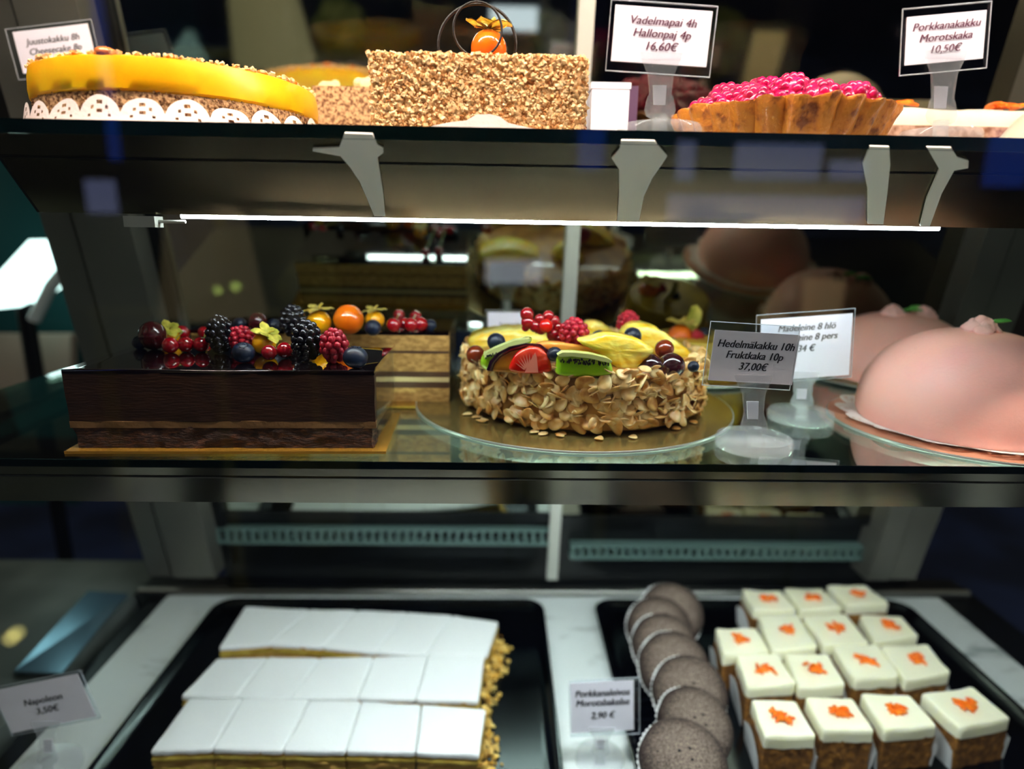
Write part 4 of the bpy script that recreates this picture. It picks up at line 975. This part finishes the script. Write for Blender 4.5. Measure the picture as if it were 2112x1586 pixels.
# ---- chocolate buns in paper cups
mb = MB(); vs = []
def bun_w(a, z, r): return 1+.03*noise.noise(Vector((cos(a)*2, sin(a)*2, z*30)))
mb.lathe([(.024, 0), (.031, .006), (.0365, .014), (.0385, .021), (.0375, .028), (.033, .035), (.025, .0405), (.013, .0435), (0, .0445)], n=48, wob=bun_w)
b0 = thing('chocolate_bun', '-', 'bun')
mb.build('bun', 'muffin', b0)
mb = MB(); n = 96
mb.lathe([(.021, -.0015), (.0215, 0), (.0392, .0135), (.0400, .0137), (.0222, -.0012), (0, -.001)], n=n, wob=lambda a, z, r: 1+.018*(1 if int(a*n/2/pi+.5) % 2 else -1)*(r > .03))
cup = mb.build('paper_cup', 'paper_cup', b0); cup.rotation_euler = (0, radians(9), 0); cup.location = (-.0022, 0, .001)
mb = MB()
for (x, y) in ((-.006, .003), (.003, .006), (.004, -.003)): mb.ball((x, y, .0438), (.0017, .0014, .0009), 8, 6)
mb.build('holes', 'muffin_hole', b0)
buns = [(1412, 1560, 96, 'nearest the viewer, dusted with sugar'), (1432, 1488, 84, 'second from the front of the row'), (1430, 1425, 80, 'third from the front of the row'), (1395, 1372, 76, 'fourth from the front of the row'),
        (1372, 1330, 72, 'fifth from the front of the row'), (1362, 1293, 70, 'sixth from the front of the row'), (1388, 1262, 68, 'hindmost of the row')]
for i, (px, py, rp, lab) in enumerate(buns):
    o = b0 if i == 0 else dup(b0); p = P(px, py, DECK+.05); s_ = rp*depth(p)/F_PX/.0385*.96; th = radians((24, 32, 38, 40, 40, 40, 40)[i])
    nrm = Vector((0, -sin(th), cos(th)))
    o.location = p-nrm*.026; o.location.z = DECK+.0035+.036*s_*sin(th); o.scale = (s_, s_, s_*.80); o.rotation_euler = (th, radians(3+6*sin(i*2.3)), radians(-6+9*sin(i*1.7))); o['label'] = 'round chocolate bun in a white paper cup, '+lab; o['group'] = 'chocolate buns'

# ---- carrot squares
ZS = .756
sq = [('front', [[(1577, 1519), (1685, 1518), (1642, 1444), (1548, 1441)], [(1697, 1505), (1806, 1506), (1759, 1438), (1659, 1436)], [(1825, 1505), (1936, 1496), (1877, 1432), (1774, 1429)], [(1981, 1502), (2088, 1481), (2004, 1415), (1898, 1429)]]),
      ('second', [[(1540, 1417), (1642, 1409), (1607, 1347), (1517, 1351)], [(1648, 1418), (1746, 1412), (1709, 1348), (1616, 1345)], [(1762, 1400), (1858, 1393), (1810, 1328), (1717, 1331)], [(1867, 1403), (1962, 1386), (1914, 1328), (1816, 1331)]]),
      ('third', [[(1491, 1350), (1588, 1341), (1560, 1293), (1475, 1295)], [(1592, 1342), (1688, 1334), (1645, 1266), (1562, 1267)], [(1700, 1331), (1795, 1325), (1745, 1264), (1654, 1270)], [(1804, 1322), (1897, 1310), (1859, 1270), (1772, 1267)]]),
      ('back', [[(1555, 1258), (1645, 1255), (1610, 1218), (1529, 1215)], [(1651, 1258), (1740, 1252), (1694, 1213), (1616, 1212)], [(1746, 1247), (1836, 1244), (1786, 1206), (1703, 1206)]])]
for ri, (rn, L) in enumerate(sq):
    for i, pq in enumerate(L):
        pts = [P(x, y, ZS) for x, y in pq]; c = sum(pts, Vector())/4; loc = Vector((c.x, c.y, DECK+.0027)); q = [((p.x-c.x)*.985, (p.y-c.y)*.985) for p in pts]; h = ZS-loc.z; k = ri*4+i
        t = thing('carrot_square', 'frosted carrot cake square with orange shreds, %s from left in the %s row' % (ordn[i], rn), 'cake piece', loc, 'frosted carrot squares')
        MB().slab([(x*.97, y*.97) for x, y in q], .0003, h-.014, 24, 24, 8, amp=.0018, nsc=190, k=k).build('sponge', 'carrot_sponge', t)
        MB().slab(q, h-.0155, h-.001, 20, 20, 5, amp=.0009, nsc=45, k=k, edge=.0016, rnd=.06, low=lambda u, v, k=k: .0018*noise.noise(Vector((u*4, v*4, k))), top=lambda u, v, k=k: .0016*noise.noise(Vector((u*2.2, v*2.2, k*1.7)))+.001*(abs(u-.5)+abs(v-.5))).build('frosting', 'frosting', t)
        random.seed(40+k); shreds((0, -.001, h+.0005), 15, .0085, .0105, .0016).build('carrot_shreds', 'carrot', t)
        # pleated liner standing left and right
        mb = MB(); lh = h*.66
        def side(a, b, out):
            n = 34; vs = []; fs = []
            A = Vector(a); B = Vector(b); d_ = (B-A); nn = Vector((d_.y, -d_.x)).normalized()*out
            for j in range(5):
                f = j/4
                for s_ in range(n+1):
                    u = s_/n; p = A+d_*u+nn*(.0016+.0030*f+.0007*(1 if s_ % 2 else -1)); vs.append((p.x, p.y, .0005+lh*(f*(.72+.28*sin(pi*u)))))
            for j in range(4):
                for s_ in range(n): fs.append((j*(n+1)+s_, j*(n+1)+s_+1, (j+1)*(n+1)+s_+1, (j+1)*(n+1)+s_))
            N = len(vs); vs += [(v[0]+nn.x*.0002, v[1]+nn.y*.0002, v[2]) for v in vs]; mb.add(vs, fs+[tuple(x+N for x in f[::-1]) for f in fs], True)
        side(q[1], q[2], 1); side(q[3], q[0], 1)
        mb.build('pleated_liner', 'liner', t)

# ================================================================== left neighbour and the street
nb = thing('side_counter', 'grey side counter beyond the left end of the case', 'counter', (-.90, .75, .66))
MB().box(-.36, .34, -.35, .25, .0, .035).build('worktop', 'counter_grey', nb); MB().box(-.34, .32, -.33, .23, -.66, 0).build('cabinet', 'case_base', nb)
c = P(175, 1300, .70)
s_ = MB().hexa([P(25, 1392, .697), P(130, 1392, .697), P(266, 1228, .697), P(180, 1222, .697), P(28, 1385, .712), P(128, 1388, .715), P(264, 1224, .708), P(182, 1218, .712)]).build('foil_tray', 'blue_foil')
tag(s_, 'bluish foil tray lying on the grey side counter at the left', 'tray')
def plate(name, label, cat, quad, Y, th, m):
    mb = MB().prism([Q(x, y, Y) for x, y in quad], Vector((0, th, 0))); return tag(mb.build(name, m), label, cat)
YY = 1.05
plate('partition', 'pale beige partition seen through the left end of the case, under the upper shelf', 'partition', [(-60, 930), (-60, 690), (146, 690), (146, 930)][::-1], 1.35, .02, 'beige_box')
plate('partition', 'dark teal partition at the far left behind the side glass', 'partition', [(-60, 1040), (-60, 300), (160, 300), (160, 1040)][::-1], 1.45, .02, 'teal_glass')
A = Q(30, 600, 1.25)
fl = thing('glow_stand', 'added white-teal glow with slanting white arm, blurred at the far left', 'added glow', (A.x, 1.27, 0))  # made-up glowing form, added for the bright blur at the far left
o_ = Vector((A.x, 1.27, 0))
MB().prism([Q(x, y, 1.25)-o_ for x, y in [(-40, 640), (-40, 575), (0, 560), (60, 495), (104, 590), (40, 632)][::-1]], Vector((0, .05, 0))).build('glow_body', 'teal_glow', fl)
MB().tube([Q(70, 660, 1.2)-o_, Q(105, 590, 1.2)-o_, Q(150, 535, 1.2)-o_], .011, 10).build('arm', 'white_enamel', fl)
MB().lathe([(.12, 0), (.12, .015), (.015, .03), (.015, A.z), (0, A.z)], n=20).build('pole', 'black_metal', fl)
A, B = Q(-10, 865, .60), Q(150, 800, .75)
rl = thing('shelf_rail', 'black double rail slanting back along the left side glass', 'rail', A)
for dz in (0, -.022): MB().tube([Vector((0, 0, dz)), B-A+Vector((0, 0, dz))], .0045, 8).build('bar', 'black_metal', rl)
MB().hexa([Vector((0, 0, -.020)), Vector((.003, 0, -.020)), B-A+Vector((.003, 0, -.02)), B-A+Vector((0, 0, -.020)), Vector((0, 0, 0)), Vector((.003, 0, 0)), B-A+Vector((.003, 0, 0)), B-A]).build('glass_strip', 'teal_glass', rl)
# street behind the viewer: lit windows mirrored softly in the front glass
def mwin(x0, y0, x1, y1, m, label):
    D = 8.0; a = Q(x0, y0, D); b = Q(x1, y1, D); yw = .71-D
    o = MB().box(a.x, b.x, -.03, 0, min(a.z, b.z)-1, max(a.z, b.z)-1).build('street_window', m); o.location = (0, yw, 1); tag(o, label, 'window', 'lit windows across the street')
mwin(180, -40, 248, 330, 'win_blue', 'tall narrow blue lit window across the street'); mwin(172, 370, 242, 440, 'win_lilac', 'small lilac lit window across the street, low at the left')
mwin(1195, 262, 1245, 350, 'win_blue', 'narrow blue lit window across the street, in the middle'); mwin(1520, 295, 1690, 372, 'win_lilac', 'wide lilac lit window across the street'); mwin(1715, 330, 1785, 372, 'win_lilac', 'small square lilac lit window across the street')
mwin(2050, 262, 2112, 385, 'win_blue', 'blue lit window across the street at the far right'); mwin(1400, 290, 1430, 372, 'win_lilac', 'thin lilac lit window across the street'); mwin(1380, 400, 1780, 462, 'win_lilac', 'long low lilac lit window band across the street')

# ---- cream glow, shrubs, rail and boards added unseen to tone the mirror doors
_th = math.atan(.2235); _n = Vector((0, -cos(_th), -sin(_th))); _p0 = Vector((0, .80, 1.13))
def refl(px, py, D):
    d = ray(px, py); t = (_p0-CAM).dot(_n)/d.dot(_n); h = CAM+d*t; r = d-2*d.dot(_n)*_n; r.normalize(); p = h+r*D; return p, (D+(h-CAM).length)/F_PX
def stand(name, label, cat, px, py, D): p, k = refl(px, py, D); return thing(name, label, cat, (p.x, p.y, 0)), p, k
def post(mb, z, r=.02): return mb.lathe([(.5*r+.02, 0), (.5*r+.02, .015), (r, .03), (r, z), (0, z)], n=16)
t, p, k = stand('cream_stand', 'added cream glow on a pole, mirrored dimly behind the cheesecake', 'added glow', 548, 35, 2.2)
MB().lathe([(62*k, p.z-70*k), (70*k, p.z-68*k), (50*k, p.z+70*k), (0, p.z+71*k)], n=28).build('glow_body', 'cream_glow', t); post(MB(), p.z-60*k).build('pole', 'olive_paint', t)
for (px, py, D, sz, lab) in ((700, 60, 2.6, 48, 'round olive shrub in a tub mirrored above the cheesecake'), (1130, 70, 3.0, 36, 'olive shrub mirrored behind the chocolate rings'), (1480, 90, 2.9, 52, 'dusky olive shrub mirrored between the two right price signs')):
    t, p, k = stand('potted_shrub', lab, 'shrub', px, py, D)
    m = MB()
    for q_ in range(26):
        a, b = random.uniform(0, 6.3), random.uniform(0, 3.1); m.ball((sz*k*.6*cos(a)*sin(b), sz*k*.6*sin(a)*sin(b), p.z+sz*k*.6*cos(b)), sz*k*.45, 8, 6, amp=sz*k*.12, nsc=40)
    m.build('foliage', 'foliage', t, False); MB().lathe([(.12, 0), (.16, .3), (.145, .3), (.02, .31), (.02, p.z), (0, p.z)], n=18).build('tub', 'olive_paint', t)
t, p, k = stand('bench_rail', 'long olive rail mirrored as a pale line above the crumb cake', 'rail', 780, 118, 2.4)
MB().box(-380*k, 400*k, -.02, .02, p.z-7*k, p.z+7*k).build('rail', 'olive_paint', t)
for sx in (-370, 390): MB().box(sx*k-.02, sx*k+.02, -.02, .02, 0, p.z-7*k).build('leg', 'olive_paint', t)
for (px, py, w_, h_, m_, lab) in ((1060, 38, 42, 18, 'white_glow', 'added glowing white board on a post, mirrored right of the chocolate rings'), (1575, 125, 26, 44, 'wood_glow', 'self-glowing pale wooden board on a post, mirrored above the raspberry tart'), (1215, 45, 30, 60, 'navy_cloth', 'navy board on a post mirrored behind the raspberry pie sign')):  # white and wood boards glow by themselves in place of light on them
    D = 2.3 if py < 300 else 1.5; t, p, k = stand('notice_stand', lab, 'board', px, py, D)
    zl = max(.05, p.z-h_*k); MB().box(-w_*k, w_*k, -.015, .015, zl, zl+2*h_*k).build('board', m_, t); post(MB(), zl, .012).build('pole', 'black_metal', t)
for (px, py, s_) in ((445, 602, 11), (482, 594, 13)):
    t, p, k = stand('lantern', 'small warm lantern mirrored over the chocolate cake, '+('dimmer left one' if s_ == 11 else 'brighter right one'), 'lantern', px, py, 1.3)
    MB().ball((0, 0, p.z), s_*k*.6, 12, 8).build('globe', 'bulb_warm', t); post(MB(), p.z, .008).build('pole', 'black_metal', t)
